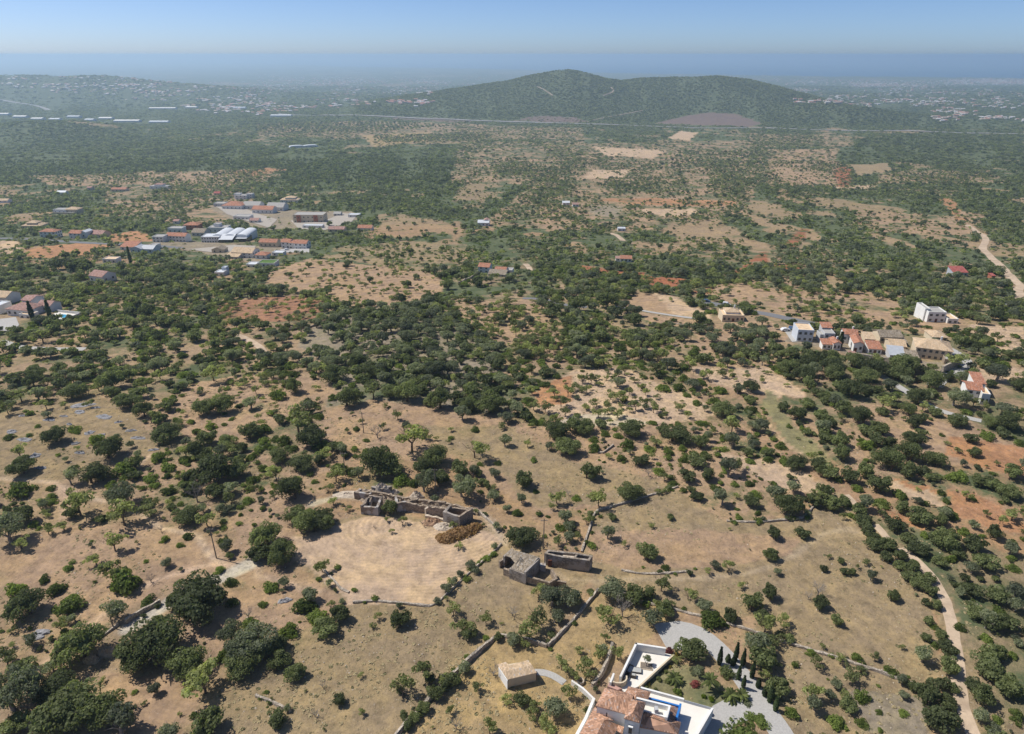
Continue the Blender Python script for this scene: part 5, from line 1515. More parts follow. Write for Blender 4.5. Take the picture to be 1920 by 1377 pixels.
# roofed stone house in the parcel
def c3(zx, zy): return (920 + zx / 8.0, 1000 + zy / 8.0)
r, p = ruin('stone_house', 'abandoned stone house with part of its low roof left', *c3(450, 500), 'house')
def hp(zx, zy, z):
    q = ptz(*c3(zx, zy), p.z + z); return (q.x - p.x, q.y - p.y, z)
top = [hp(205, 330, 3.0), hp(320, 245, 3.9), hp(725, 355, 3.9), hp(520, 600, 3.0), hp(300, 515, 3.0), hp(410, 375, 3.4), hp(280, 365, 3.2)]
slab('roof', [[hp(320, 245, 3.9), hp(725, 355, 3.9), hp(520, 600, 3.1), hp(300, 518, 3.1), hp(365, 440, 3.3), hp(300, 360, 3.3), hp(215, 335, 3.3)]], M['tile_old'], r, .2)
slab('roof', [[hp(455, 345, 4.4), hp(500, 440, 3.4), hp(400, 505, 3.3), hp(360, 470, 3.4)]], M['tile_old'], r, .2)
wallrun([hp(520, 605, 3.0), hp(725, 362, 3.9), hp(320, 250, 3.9)], 3.6, .5, M['stone_g'], r, 'wall', -1)
wallrun([hp(205, 350, 3.0), hp(320, 250, 3.0)], 3.2, .5, M['stone_g'], r, 'wall', -1)
wallrun([hp(300, 525, 3.0), hp(520, 605, 3.0)], 2.95, .5, M['stone_g'], r, 'wall', -1)
wallrun([hp(140, 415, 2.0), hp(240, 350, 2.0)], 2.0, .5, M['stone'], r, 'wall', -1)
wallrun([hp(210, 545, 1.6), hp(520, 650, 1.6), hp(880, 740, 1.8), hp(985, 660, 2.2), hp(920, 540, 2.0)], 1.9, .5, M['stone'], r, 'yard_wall', -1)
wallrun([hp(985, 680, 2.0), hp(1120, 745, 1.2)], 1.5, .5, M['stone'], r, 'yard_wall', -1)
a = hp(405, 640, 1.0); v, f = box(a[0] - .5, a[0] + .5, a[1] - .35, a[1] - .15, -.3, 1.4); mobj('door', v, f, M['door'], r)
a = hp(780, 500, 1.0); v, f = box(a[0] - .7, a[0] + .7, a[1] - .6, a[1] + .6, -.5, 1.6); mobj('oven', v, f, M['stone_p'], r)
for q in [(300, 400), (450, 400), (600, 400), (450, 500), (600, 480), (700, 600), (850, 650), (350, 330), (750, 700)]:
    w = at1(*c3(*q)); BLOCK.append((w.x, w.y, 2.6))
# roofless long house
r, p = ruin('ruined_house', 'narrow roofless stone house with pale wall tops beside the path', *c3(1150, 480))
def hq(zx, zy, z):
    q = ptz(*c3(zx, zy), p.z + z); return (q.x - p.x, q.y - p.y, z)
def ringwall(pts, z, th, mat, name='wall'):
    P = [hq(a, b, z) for a, b in pts]; return wallrun(P, z, th, mat, r, name, -1)
ringwall([(825, 300), (1090, 355), (1470, 400), (1510, 345), (1300, 305), (870, 262), (825, 300)], 3.3, .5, M['stone_g'])
ringwall([(1255, 370), (1300, 310)], 3.2, .45, M['stone_g'])
v, f = prism([hq(a, b, 3.31)[:2] for a, b in ((1095, 350), (1250, 365), (1290, 308), (1080, 285))], 1.0, 2.7); mobj('rubble_fill', v, f, M['rubble'], r)
a = hq(885, 390, 1.2); v, f = box(a[0] - .45, a[0] + .45, a[1] - 1.3, a[1] - 1.0, -.3, 1.9); mobj('door', v, f, M['door'], r)
for q in [(850, 340), (950, 360), (1050, 380), (1150, 400), (1250, 400), (1350, 420), (1450, 430)]:
    w = at1(*c3(*q)); BLOCK.append((w.x, w.y, 2.6))

# ------------------------------------------------------------------ dry stone walls
WALLS = [
 ('1090 1036 1104 996 1117 962 1142 953 1175 943 1210 932 1245 922 1271 914', .75, 'dry stone wall along the upper edge of the larger parcel'),
 ('1122 1106 1200 1128 1280 1148 1380 1175 1470 1205 1560 1232 1640 1258 1700 1280 1762 1300', .6, 'dry stone wall along the lower edge of the larger parcel'),
 ('1122 1108 1095 1140 1060 1180 1027 1214', 1.2, 'steep wall between the parcel and the villa garden'),
 ('1025 1214 985 1202 932 1192', .9, 'short wall above the sandy-roofed hut'),
 ('932 1194 900 1222 850 1268 810 1308 775 1345 740 1385', 1.4, 'terrace wall falling to the picture bottom beside the hut slope'),
 ('662 1131 700 1128 740 1131 780 1135 812 1135 840 1112 880 1075 915 1045 940 1022', .6, 'low wall closing the ploughed field towards the stone house'),
 ('600 1062 612 1075 628 1092 640 1105 655 1112', .6, 'line of loose stones at the ploughed field rim'),
 ('236 1170 252 1158 270 1147 288 1138 302 1132', 1.5, 'stone retaining wall beside the pale sunken lane'),
 ('190 1195 205 1185 222 1172', .8, 'broken wall piece next to the sunken lane'),
 ('1362 978 1410 980 1460 977 1505 971 1530 945 1562 916', .7, 'wall along the notch of the larger parcel'),
 ('470 1050 495 1045 520 1035', .8, 'stone pile wall under the dark trees by the lane'),
 ('522 622 560 618 590 612 616 604', 1.2, 'wall along the grove below the red field'),
 ('1215 612 1260 608 1300 612 1335 610', 1.0, 'stone wall under the pale fields by the road'),
 ('1150 836 1130 850 1115 846', .7, 'broken wall in scrub above the dry slope'),
 ('1598 676 1640 682 1690 690 1720 694', 3.4, 'dark terrace retaining wall under the hamlet'),
 ('1765 700 1785 690 1798 682', 3.0, 'curved grey wall under the big villa car park'),
 ('860 533 875 526 890 519', 1.6, 'pale walled lane leading to the shade-blue cottage'),
 ('1110 1290 1130 1262 1142 1232 1148 1210', 1.6, 'tall shaded garden wall behind the villa'),
 ('935 1000 925 985 905 968 885 956', .7, 'pale wall beside the path from the long ruin'),
 ('1165 1070 1200 1076 1250 1076 1295 1072', .5, 'broken low wall inside the larger parcel'),
 ('480 1306 510 1318 545 1336', .6, 'line of pale stones crossing the lower parcel'),
]
def dry_wall(pts, h, label, seed):
    v = [float(a) for a in pts.split()]
    wx, wy, wz = at(v[0::2], v[1::2]); g = np.random.default_rng(seed)
    C = resample(list(zip(wx, wy)), .9); T = np.gradient(C, axis=0); T /= np.linalg.norm(T, axis=1)[:, None] + 1e-9
    Nn = np.stack([-T[:, 1], T[:, 0]], 1); n = len(C)
    o0 = Vector((C[0][0], C[0][1], hz(*C[0]))); V, F = [], []
    gz_ = height(C[:, 0], C[:, 1]); prof = [(-.42, -.6), (-.36, .55), (-.25, 1.0), (.25, 1.0), (.36, .55), (.42, -.6)]
    fade = np.clip(.55 + .9 * (fbm(np.arange(n) / 6., np.zeros(n), seed + 60, 3) - .25), .25, 1.15) if h < 2 else np.ones(n)
    for i in range(n):
        for a, b in prof:
            j = g.normal(0, .07, 3)
            q = C[i] + Nn[i] * (a * (1 + 2 * j[0]) * (.6 + .25 * h)) + T[i] * j[1]
            V.append((q[0] - o0.x, q[1] - o0.y, gz_[i] - o0.z + (b * h * fade[i] if b > 0 else b) + j[2]))
        if i:
            b0 = (i - 1) * 6
            F += [(b0 + k, b0 + k + 1, b0 + k + 7, b0 + k + 6) for k in range(5)]
    F += [tuple(range(5, -1, -1)), tuple(range(len(V) - 6, len(V)))]
    o = mobj('stone_wall', V, F, M['drystone'], None, o0); tag(o, label, 'wall', 'dry stone walls')
    TRACKS.append((C[:, 0], C[:, 1], .4)); WALLC.append(C)
WALLC = []
for k, (pts, h, lab) in enumerate(WALLS): dry_wall(pts, h, lab, k)

# ------------------------------------------------------------------ rock outcrops
ROCKS = [(155,760,44,'long grey limestone band below the upper bushes'),(180,765,16,'small grey slab beside the long limestone band'),(92,788,22,'grey slab patch on the left of the rocky hill top'),(195,782,34,'wide grey slab above the middle of the rocky hill'),(150,773,26,'thin rock rib on the rocky hill'),
 (168,812,24,'steep grey slab in the middle of the rocky hill'),(222,792,16,'pointed slab near the bright ochre grass'),(246,808,20,'dark slab close to the large bush'),(260,822,26,'broad dark slab at the bare ridge rim'),(46,825,30,'grey slab beside the bright green mound'),(22,810,26,'flat slab near the picture edge'),
 (66,855,28,'jagged slabs beside the light green tree'),(142,832,18,'little slab under the yellowish mound'),(288,844,20,'dark rock at the path fork'),(76,878,22,'broken pale slabs above the path'),(120,781,16,'small rock rib between shrubs'),(130,796,14,'round grey slab of the rocky hill'),(190,817,20,'flat stone floor in dry grass'),
 (70,1192,50,'dark grey stone patch in the dry field by the fence line'),(534,1127,28,'pile of grey slabs among low shrubs'),(45,780,18,'isolated slab on the upper rocky hill'),(150,850,18,'slab hidden behind the dark grey bush')]
for k, (px, py, w, lab) in enumerate(ROCKS):
    c = at1(px, py); m = mpp(c); R = w * m * .5
    g = np.random.default_rng(k + 900)
    V, F = [], []; nr, ns = 5, 16
    for i in range(nr + 1):
        rr = i / nr
        for j in range(ns):
            a = j / ns * 6.2832
            e = R * rr * (1 + .25 * math.sin(2 * a + k) + .12 * math.sin(5 * a + 2 * k) + g.normal(0, .05))
            x_, y_ = c.x + math.cos(a) * e, c.y + math.sin(a) * e * .62
            V.append((x_ - c.x, y_ - c.y, hz(x_, y_) - c.z + (.28 + g.normal(0, .12)) * (1 - rr ** 4) - (.2 if i == nr else 0)))
            if i:
                b = (i - 1) * ns; F.append((b + j, b + (j + 1) % ns, b + ns + (j + 1) % ns, b + ns + j))
    o = mobj('rock_outcrop', V, F, M['rock'], None, c); tag(o, lab, 'rock', 'grey rock slabs')
    BLOCK.append((c.x, c.y, R * .5))
for k, (px, py, w, lab) in enumerate([(108, 1320, 60, 'warm pale boulder ridge under the big corner tree'), (130, 1285, 36, 'rough pale boulders above the corner tree'), (200, 1225, 40, 'stony bank beside the sunken lane'), (60, 1350, 60, 'brown mossy boulder bank in the corner'), (172, 1240, 30, 'shaded boulders under the lane trees')]):
    c = at1(px, py); m = mpp(c); o = heap(None, Vector((0, 0, 0)), px, py, w * m * .55, w * m * .32, 1.5, M['rockwarm'], 70 + k, 'boulder'); tag(o, lab, 'boulder')
    BLOCK.pop()

# ------------------------------------------------------------------ poles, cars
POLES = [(406, 1047, 9, 'wooden pole standing in the dry field by the track'), (682, 812, 7.5, 'pole in the bare field behind the dense trees'), (648, 893, 8, 'pole half hidden by the dense trees'), (529, 935, 7, 'pole among the shrubs behind the lane'), (1019, 1030, 9, 'grey pole beside the narrow roofless house'), (817, 925, 8, 'pale pole with a crossarm behind the long ruin'),
         (213, 1178, 3, 'short gate post beside the sunken lane'), (1113, 505, 12, 'tall dark mast by the red fields'), (384, 540, 9, 'pole at the rim of the pale clearing'), (1295, 638, 7, 'white post near the grove by the road')]
for px, py, h_, lab in POLES:
    p = at1(px, py); r = empty('utility_pole', p); tag(r, lab, 'pole', 'utility poles')
    v, f = tube([(0, 0, -.5), (0, 0, h_)], [.16, .10], 8); mobj('post', v, f, M['wood'], r)
    if h_ > 5:
        v, f = box(-.8, .8, -.06, .06, h_ - .5, h_ - .38); mobj('crossarm', v, f, M['wood'], r)
        for sx in (-.7, 0, .7):
            v, f = tube([(sx, 0, h_ - .38), (sx, 0, h_ - .16)], [.05, .03], 5); mobj('insulator', v, f, M['white'], r)
def car(px, py, rot, paint, label, van=False):
    p = at1(px, py); r = empty('parked_car', (p.x, p.y, p.z + .16), math.radians(rot)); tag(r, label, 'car', 'parked cars')
    pr = [(-2.1, .3), (-2.1, .85), (-1.9, 1.0 if not van else 1.8), (-1.3, 1.45 if not van else 1.95), (.5, 1.45 if not van else 1.95), (1.2, .98), (2.05, .82), (2.15, .4), (2.1, .3)]
    n = len(pr); V = [(a, -.85, b) for a, b in pr] + [(a, .85, b) for a, b in pr]
    F = [tuple(range(n)), tuple(range(2 * n - 1, n - 1, -1))] + [(i, n + i, n + (i + 1) % n, (i + 1) % n) for i in range(n)]
    mobj('body', V, F, paint, r)
    v, f = join([box(-1.35, .45, -.87, .87, .98, 1.34)]); mobj('side_windows', v, f, M['pane'], r)
    V = [(.56, -.75, 1.43), (1.2, -.78, 1.01), (1.2, .78, 1.01), (.56, .75, 1.43)]; mobj('windscreen', [(a + .02, b, c + .02) for a, b, c in V], [(0, 1, 2, 3)], M['pane'], r)
    for sx in (-1.3, 1.3):
        for sy in (-.8, .8):
            v, f = tube([(sx, sy - .1, .3), (sx, sy + .1, .3)], [.32, .32], 10)
            f = f + [tuple(range(9, -1, -1)), tuple(range(10, 20))]; mobj('wheel', v, f, M['tyre'], r)
car(1324, 567, -20, M['carblue'], 'dark blue car driving on the tarred road by the pines')
car(1362, 574, -20, M['carpaint'], 'white van driving on the tarred road near the cream bungalow', True)
car(1472, 621, 10, M['carpaint'], 'white car parked beside the shade-blue hamlet house')
car(1482, 618, 60, M['carblue'], 'dark car parked next to the white one at the hamlet yard')
car(1889, 577, 0, M['carpaint'], 'white van parked at the end of the winding dirt track', True)
car(1632, 658, -8, M['carpaint'], 'white car parked under the orange-roofed hamlet house')
car(538, 470, 20, M['carpaint'], 'white car parked before the white village terrace')
car(1751, 602, 0, M['carblue'], 'dark car outside the modern cube house')
# ------------------------------------------------------------------ single plants, as they stand in the photo: kind, foot x, foot y, width
HAND = '''
C 49 1162 66 M 19 1120 42 M 71 1096 30 M 96 1123 42 M 126 1150 58 M 203 1125 76 M 266 1134 30 O 218 1162 42 O 308 1064 26 M 272 1057 14
L 180 1060 32 L 213 1090 46 M 236 1076 18 M 125 1074 20 O 340 1071 10 M 410 1075 22 M 430 1100 28 C 362 1160 112 C 330 1150 50 M 437 1140 32 O 388 1170 22
B 283 1093 22 C 150 1250 92 C 245 1255 85 C 290 1262 100 C 338 1268 62 O 98 1262 34 L 14 1250 52 C 38 1265 45 O 20 1340 95 O 52 1305 50
C 120 1368 110 C 175 1362 80 C 90 1330 80 O 226 1385 60 O 288 1300 28 L 270 1322 13 L 338 1342 10 O 316 1385 42 L 384 1303 72 C 445 1262 62 C 475 1245 50
M 415 1234 42 O 432 1212 56 O 462 1240 58 M 462 1180 32 B 465 1160 25 C 395 1372 60 C 15 1377 50
C 530 1056 58 C 495 1050 40 L 604 1074 26 M 598 1066 18 O 534 1102 22 O 529 1113 10 M 497 1120 40 O 577 1134 36 M 561 1154 46 M 592 1170 42 L 620 1142 16 M 635 1148 26
M 492 1140 20 O 492 1222 72 M 540 1198 40 C 520 1225 40 O 884 1070 22 O 836 1112 24 M 910 1055 24 M 925 1045 20 M 897 1062 16
C 751 1182 42 C 618 1190 48 C 645 1166 36 L 710 1165 16 L 700 1178 14 C 555 1280 42 C 530 1248 40 C 512 1262 30 B 605 1290 20 C 640 1322 26 L 868 1190 42 C 875 1198 30 L 911 1170 26 L 800 1280 48 C 806 1285 26 L 755 1310 46 C 748 1300 20
C 515 1367 42 L 680 1342 15 L 850 1155 30 M 500 1303 14 L 895 1295 26 L 952 1320 24 L 918 1377 32 B 925 1268 28 B 855 1368 34 L 845 1340 18 B 590 1345 22
O 865 1262 30 C 850 1285 34 C 832 1300 28 C 815 1318 30 C 795 1335 28 C 778 1352 26 C 762 1370 26
O 1035 1140 54 O 1065 1142 42 L 985 1190 44 L 1005 1170 40 B 960 1155 26 L 1010 1125 32 O 1040 1170 30 O 1080 1128 26
O 1150 1128 56 L 1147 1168 46 C 1195 1138 46 O 1226 1176 44 C 1252 1158 42 B 1167 1158 40 C 1215 1125 30 M 1338 1182 52 O 1328 1152 34 C 1375 1170 30
L 1135 1205 20 L 1157 1238 28 L 1053 1258 34 L 1110 1268 42 L 1122 1236 26 L 1087 1228 16 C 1303 1248 56 L 1268 1242 20 O 1305 1268 22
O 1413 1222 50 C 1422 1246 56 L 1433 1190 40 L 1432 1270 28 C 972 1325 38 L 1002 1330 24 O 1045 1338 46 L 1028 1377 46 L 1000 1352 26 L 985 1215 20 O 962 1212 28 L 1068 1305 34 L 1075 1276 26
O 1462 1080 18 C 1450 1055 32 C 1545 1075 17 C 1580 1060 17 C 1582 1077 17 C 1600 1080 15 O 1633 1090 22 B 1533 1118 30 C 1535 1142 36 C 1680 1132 26 C 1565 1172 26 L 1475 1178 30 C 1447 1130 34 O 1730 1245 38 C 1737 1140 20 C 1738 1172 22 C 1742 1205 22
O 1140 1013 28 C 1215 1055 42 C 1225 1046 26 C 1560 960 40 C 1535 950 30 L 1220 990 13 C 1150 975 20 M 1250 1070 18 L 1365 1075 26 C 1260 975 16 L 1390 1105 20 C 1410 1150 40 C 1425 1165 30 C 1410 1138 20 B 1515 1125 18 L 1240 1110 40 L 1290 1125 30 C 1500 1010 30 C 1455 1015 26 L 1330 1080 16 O 1340 1070 20
C 1738 1117 28 C 1742 1095 24 C 1770 1225 34 C 1775 1262 40 C 1768 1205 26 C 1740 1330 50 C 1760 1368 62 C 1790 1300 26 C 1828 1160 38 C 1862 1130 38 O 1905 1120 34 C 1890 1180 38 M 1805 1185 26 C 1852 1275 56 C 1900 1308 56 M 1865 1210 32 O 1905 1148 28 M 1870 1355 24 O 1830 1350 28 C 1845 1065 46 M 1790 1062 28 C 1760 1065 28 C 1820 1295 34 M 1905 1240 26 M 1880 1225 20 O 1800 1120 22 M 1910 1350 30
L 1538 1255 28 L 1592 1275 36 M 1620 1318 36 L 1590 1312 24 C 1465 1305 50 L 1523 1318 42 O 1528 1335 36 M 1492 1352 34 C 1590 1340 38 M 1570 1368 40 M 1650 1340 16 M 1652 1377 16 L 1450 1210 34 O 1560 1320 28 L 1640 1240 20 L 1575 1245 20
C 100 833 46 C 40 893 50 L 38 860 30 M 12 827 24 M 52 820 14 M 175 832 30 M 137 811 24 M 143 815 12 O 220 823 14 C 198 865 52 O 260 860 17 C 315 832 56 C 300 815 30 C 240 768 46 C 268 785 36 C 215 752 30 M 293 868 30 M 302 890 34 M 312 898 20 C 252 884 32 M 226 896 44 C 165 912 56 C 190 905 30 O 132 912 34 M 278 904 32 M 95 921 20 M 28 938 56 M 92 938 24 L 84 966 18 L 150 968 56 C 135 972 30 O 225 948 58 L 282 970 36 L 232 988 58 C 342 986 46 C 400 900 72 C 440 898 46 C 370 905 40 M 348 910 26 M 310 935 30 B 370 943 38 C 400 940 38 M 338 950 18 O 430 930 32 M 466 922 22 M 460 945 26 O 380 963 24 O 410 963 24 O 430 966 22 M 450 968 13 L 388 988 34 C 42 980 40 C 10 965 22 O 18 1022 56 L 40 1030 32 M 72 994 13 L 91 1003 19 L 120 995 24 L 215 1035 42 M 346 1014 26 M 307 1017 20 B 302 998 14 M 337 1027 17 L 259 1020 9 M 392 807 22 M 358 797 19 M 335 792 20 M 337 772 15 C 385 779 40 C 410 776 40 C 427 839 38 C 380 838 36 C 467 828 36 M 470 863 24 M 419 780 14 M 431 788 15 M 417 800 15 M 447 763 18 O 375 743 13 M 325 748 13 C 205 732 48 C 130 750 50 L 185 735 32 L 87 768 22 C 240 715 28 O 470 768 28 L 15 778 28 L 40 755 32 L 400 715 44 L 275 730 28 L 480 740 24 L 300 712 30 C 60 728 34 C 25 715 30 L 110 722 30 C 455 850 26 M 55 780 18 M 70 802 14
C 648 765 48 C 762 757 48 C 735 748 36 C 800 762 26 C 825 770 46 O 867 790 34 C 918 778 50 O 950 793 28 C 790 742 28 L 700 748 38 L 746 788 23 L 717 806 15 M 672 809 17 L 652 812 15 M 684 830 15 B 708 822 28 O 757 810 20 L 772 848 52 L 803 824 20 L 890 860 42 O 947 840 26 M 890 810 18 M 901 874 15 M 934 873 15 O 927 897 25 L 846 810 12 L 842 833 12 L 660 780 10 M 637 787 8 M 730 765 8
C 705 893 70 C 735 890 60 M 640 885 42 M 660 893 30 O 672 898 24 C 820 876 48 C 858 890 38 C 790 893 42 C 830 908 40 M 750 908 36 O 795 925 42 M 775 910 28 O 865 935 52 O 818 944 22 M 752 930 12
C 552 738 36 C 630 718 48 M 520 752 36 C 585 840 52 L 560 818 66 M 495 815 40 M 530 835 30 M 600 845 34 C 520 865 42 C 555 884 46 L 518 904 38 M 555 906 24 C 597 872 26 M 512 918 22 M 590 907 16 M 643 912 13 C 480 820 30
L 630 905 32 L 615 925 22 C 550 942 54 L 625 948 22 L 655 960 14 C 565 1000 60 C 595 990 50 C 545 985 46 C 610 998 34 C 500 1030 56 O 487 948 18 O 505 965 11 O 521 972 11 M 507 972 9
C 733 963 32 L 725 978 13 L 755 986 18 L 735 1002 11 B 702 990 9 B 793 986 18 L 850 992 20 L 860 1030 17 B 635 967 8 L 906 988 8 O 950 960 20
C 1063 856 52 C 1038 830 46 O 1026 845 18 L 989 838 15 M 996 867 20 C 1101 901 38 M 1124 865 8 M 1133 869 8 O 1130 890 8
C 1177 940 50 M 1082 940 20 L 1108 935 20 L 1122 950 34 L 1100 985 18 L 1044 945 30 L 1033 957 16 M 1028 972 11 O 978 945 20 C 978 913 40 B 1065 930 12 M 1005 925 12 C 982 1025 58
C 1070 812 36 C 1100 815 38 M 1135 820 24 C 1195 820 46 C 1262 832 52 C 1245 820 30 M 1157 824 24 M 1115 830 20 M 1115 848 28 M 1178 844 34 M 1220 848 24 M 1252 854 26 M 1280 848 22 M 1165 867 22 C 1315 844 32 M 1322 798 28 O 1301 812 17 O 1322 828 20 C 1360 788 48 L 1372 812 32 O 1412 843 25 M 1358 847 20 M 1282 869 22 C 1200 878 34 M 1235 890 22 C 1302 878 36 C 1290 902 32 C 1325 903 28 M 1405 873 22 M 1362 888 18 M 1340 925 26 M 1378 913 22 M 1420 934 26 C 1405 953 32 O 1355 948 34 M 1253 920 17 C 1308 938 26 M 1385 976 20 M 1425 970 18 M 1382 960 12
L 1108 722 22 L 1145 750 24 L 1122 783 28 O 1158 727 26 L 1022 775 26 L 1052 763 26 L 1118 765 22 L 1172 757 26 L 1158 783 24 L 1192 770 24 L 1210 764 24 L 1272 772 24 L 1202 732 16 L 1092 720 20 L 1137 714 12 L 1190 718 14 L 1242 775 16 L 1065 745 26 L 1090 738 22 L 1040 745 24 L 1075 730 22 L 1000 770 24 L 1210 742 18 L 1225 775 22 L 1060 780 20 L 1250 785 18 L 1290 785 18 L 1100 770 18 L 1140 768 18 L 1180 740 16
M 1250 737 34 M 1272 735 26 M 1283 718 28 M 1320 725 24 C 1410 738 34 M 1350 743 28 M 1322 737 15 M 1285 747 20 M 1305 760 22 O 1322 773 15 B 1215 893 20
C 1508 720 38 C 1465 773 26 C 1498 788 34 C 1522 770 30 C 1528 745 26 C 1555 755 28 C 1578 780 34 C 1600 750 48 C 1562 803 22 C 1622 800 44 C 1583 843 38 C 1658 818 34 C 1640 838 34 M 1633 850 36 M 1617 830 17 C 1667 840 28 C 1582 868 36 C 1718 838 38 C 1715 805 26 C 1710 870 48 C 1760 880 42 C 1675 888 50 C 1532 878 32 C 1552 900 36 C 1590 908 36 C 1645 928 42 M 1610 928 28 M 1660 953 32 M 1692 940 32 C 1620 895 40 C 1702 900 40 M 1800 908 44 C 1845 918 38 C 1895 935 44 C 1872 925 28 M 1780 962 22 M 1790 975 22 M 1772 945 20 M 1768 930 18 C 1735 983 44 C 1768 990 28 C 1685 1003 38 C 1868 1013 32 M 1842 1008 17 M 1812 1005 22 C 1775 1032 56 C 1820 1035 44 C 1702 1015 28 L 1897 978 34 L 1875 983 22 L 1850 970 17 L 1812 938 19 M 1832 940 17 C 1908 900 38 C 1818 830 26 C 1830 860 26 M 1860 828 36 L 1796 847 9 L 1850 878 9 L 1868 873 13 M 1768 819 11 O 1790 763 40 C 1722 758 44 L 1655 770 40 C 1657 781 24 L 1825 763 28 L 1845 770 22 C 1705 783 36 C 1752 783 28 C 1797 800 40 C 1855 805 36 C 1900 808 42 C 1910 733 36 O 1870 718 42 C 1480 965 50 O 1488 923 26 O 1455 938 36 L 1532 948 30 O 1615 958 30 M 1465 872 30 M 1445 868 22 M 1505 808 15 M 1480 803 15 C 1728 715 18 C 1560 705 44 C 1645 710 52 M 1805 895 22
C 1545 935 30 C 1585 955 26 C 1612 985 30 C 1625 1005 30 M 1600 975 22 C 1640 1035 30 C 1660 1050 28 C 1685 1072 28 C 1700 1088 28 C 1718 1102 28 M 1650 1020 20 M 1670 1035 18 C 1756 1145 24 M 1752 1180 18 M 1758 1215 20 C 1765 1190 18 C 1785 1335 34 C 1715 1300 26 O 1700 1315 22 C 1690 965 30 C 1715 985 30 M 1730 1010 24 C 1750 1020 32 C 1790 1048 30 M 1575 905 22 C 1545 895 26
C 1608 968 30 C 1630 985 26 C 1672 1035 32 C 1695 1055 30 C 1712 1078 30 C 1730 1100 30 C 1640 1015 26 M 1590 950 24 M 1725 1062 20
L 546 528 10 L 566 515 10 L 575 520 12 C 578 503 16 L 601 498 12 L 613 495 8 C 650 500 18 C 693 530 15 C 710 518 8 L 618 536 9 L 640 520 10 L 645 527 9 L 660 548 16 L 671 570 14 L 669 507 8 L 737 520 8 L 733 540 12 C 765 540 22 L 715 533 8 L 720 550 12 C 840 545 24 L 740 505 8 C 612 553 20 C 585 560 22 L 685 540 12 C 648 505 12 C 726 500 10 C 752 570 26 L 800 535 8 L 780 550 10 L 760 552 12
C 100 508 34 C 130 510 26 C 160 515 36 C 150 498 24 C 290 610 28 C 310 615 40 C 270 600 34 C 365 640 36 C 350 612 24 C 130 618 34 C 95 620 34 C 30 645 30 L 80 645 38 C 400 655 30 C 1308 605 34 C 1190 612 30 C 1180 605 20 C 1080 585 44 C 1140 580 40 C 1040 590 30
C 1630 720 44 C 1695 700 50 C 1520 690 40 C 1570 715 44 C 1600 690 40 C 1745 730 40 C 1810 655 34 C 1838 660 30 L 1790 690 34 C 1750 712 28 C 1780 718 24
'''
tok = HAND.split()
hand = [(tok[i], float(tok[i + 1]), float(tok[i + 2]), float(tok[i + 3])) for i in range(0, len(tok), 4)]
hx, hy, hzz = at([h[1] for h in hand], [h[2] for h in hand])
for (c, px_, py_, w), x, y, z in zip(hand, hx, hy, hzz):
    m = mpp((x, y, z))
    R = w * .5 * m
    # the foot given is the visible lower edge; move the stem back by part of the radius for plants whose crown reaches the ground
    back = {'C': .55, 'M': .75, 'O': .3, 'L': .15, 'B': .1}[c] * R
    R *= {'C': 1.16, 'M': 1.10, 'O': 1.2, 'L': 1.22, 'B': 1.2}[c]
    yy = y + back * .75
    put_plant(c, x, yy, hz(x, yy), R, {'M': 1.1, 'C': 1.02}.get(c, 1.0))
# ------------------------------------------------------------------ the rest of the vegetation follows the survey
def near_tracks(x, y):
    bad = np.zeros(len(x), bool)
    for wx, wy, hw in TRACKS:
        i = np.nonzero((x > wx.min() - hw - 4) & (x < wx.max() + hw + 4) & (y > wy.min() - hw - 4) & (y < wy.max() + hw + 4) & ~bad)[0]
        if not len(i): continue
        s = max(1, len(wx) // 160)
        ax, ay = wx[::s], wy[::s]
        if len(ax) < 2: ax, ay = wx, wy
        dd = np.full(len(i), 1e9)
        for a in range(len(ax) - 1):
            L = (ax[a + 1] - ax[a]) ** 2 + (ay[a + 1] - ay[a]) ** 2 + 1e-9
            t = np.clip(((x[i] - ax[a]) * (ax[a + 1] - ax[a]) + (y[i] - ay[a]) * (ay[a + 1] - ay[a])) / L, 0, 1)
            dd = np.minimum(dd, np.hypot(x[i] - ax[a] - t * (ax[a + 1] - ax[a]), y[i] - ay[a] - t * (ay[a + 1] - ay[a])))
        bad[i[dd < hw + .6]] = True
    return bad

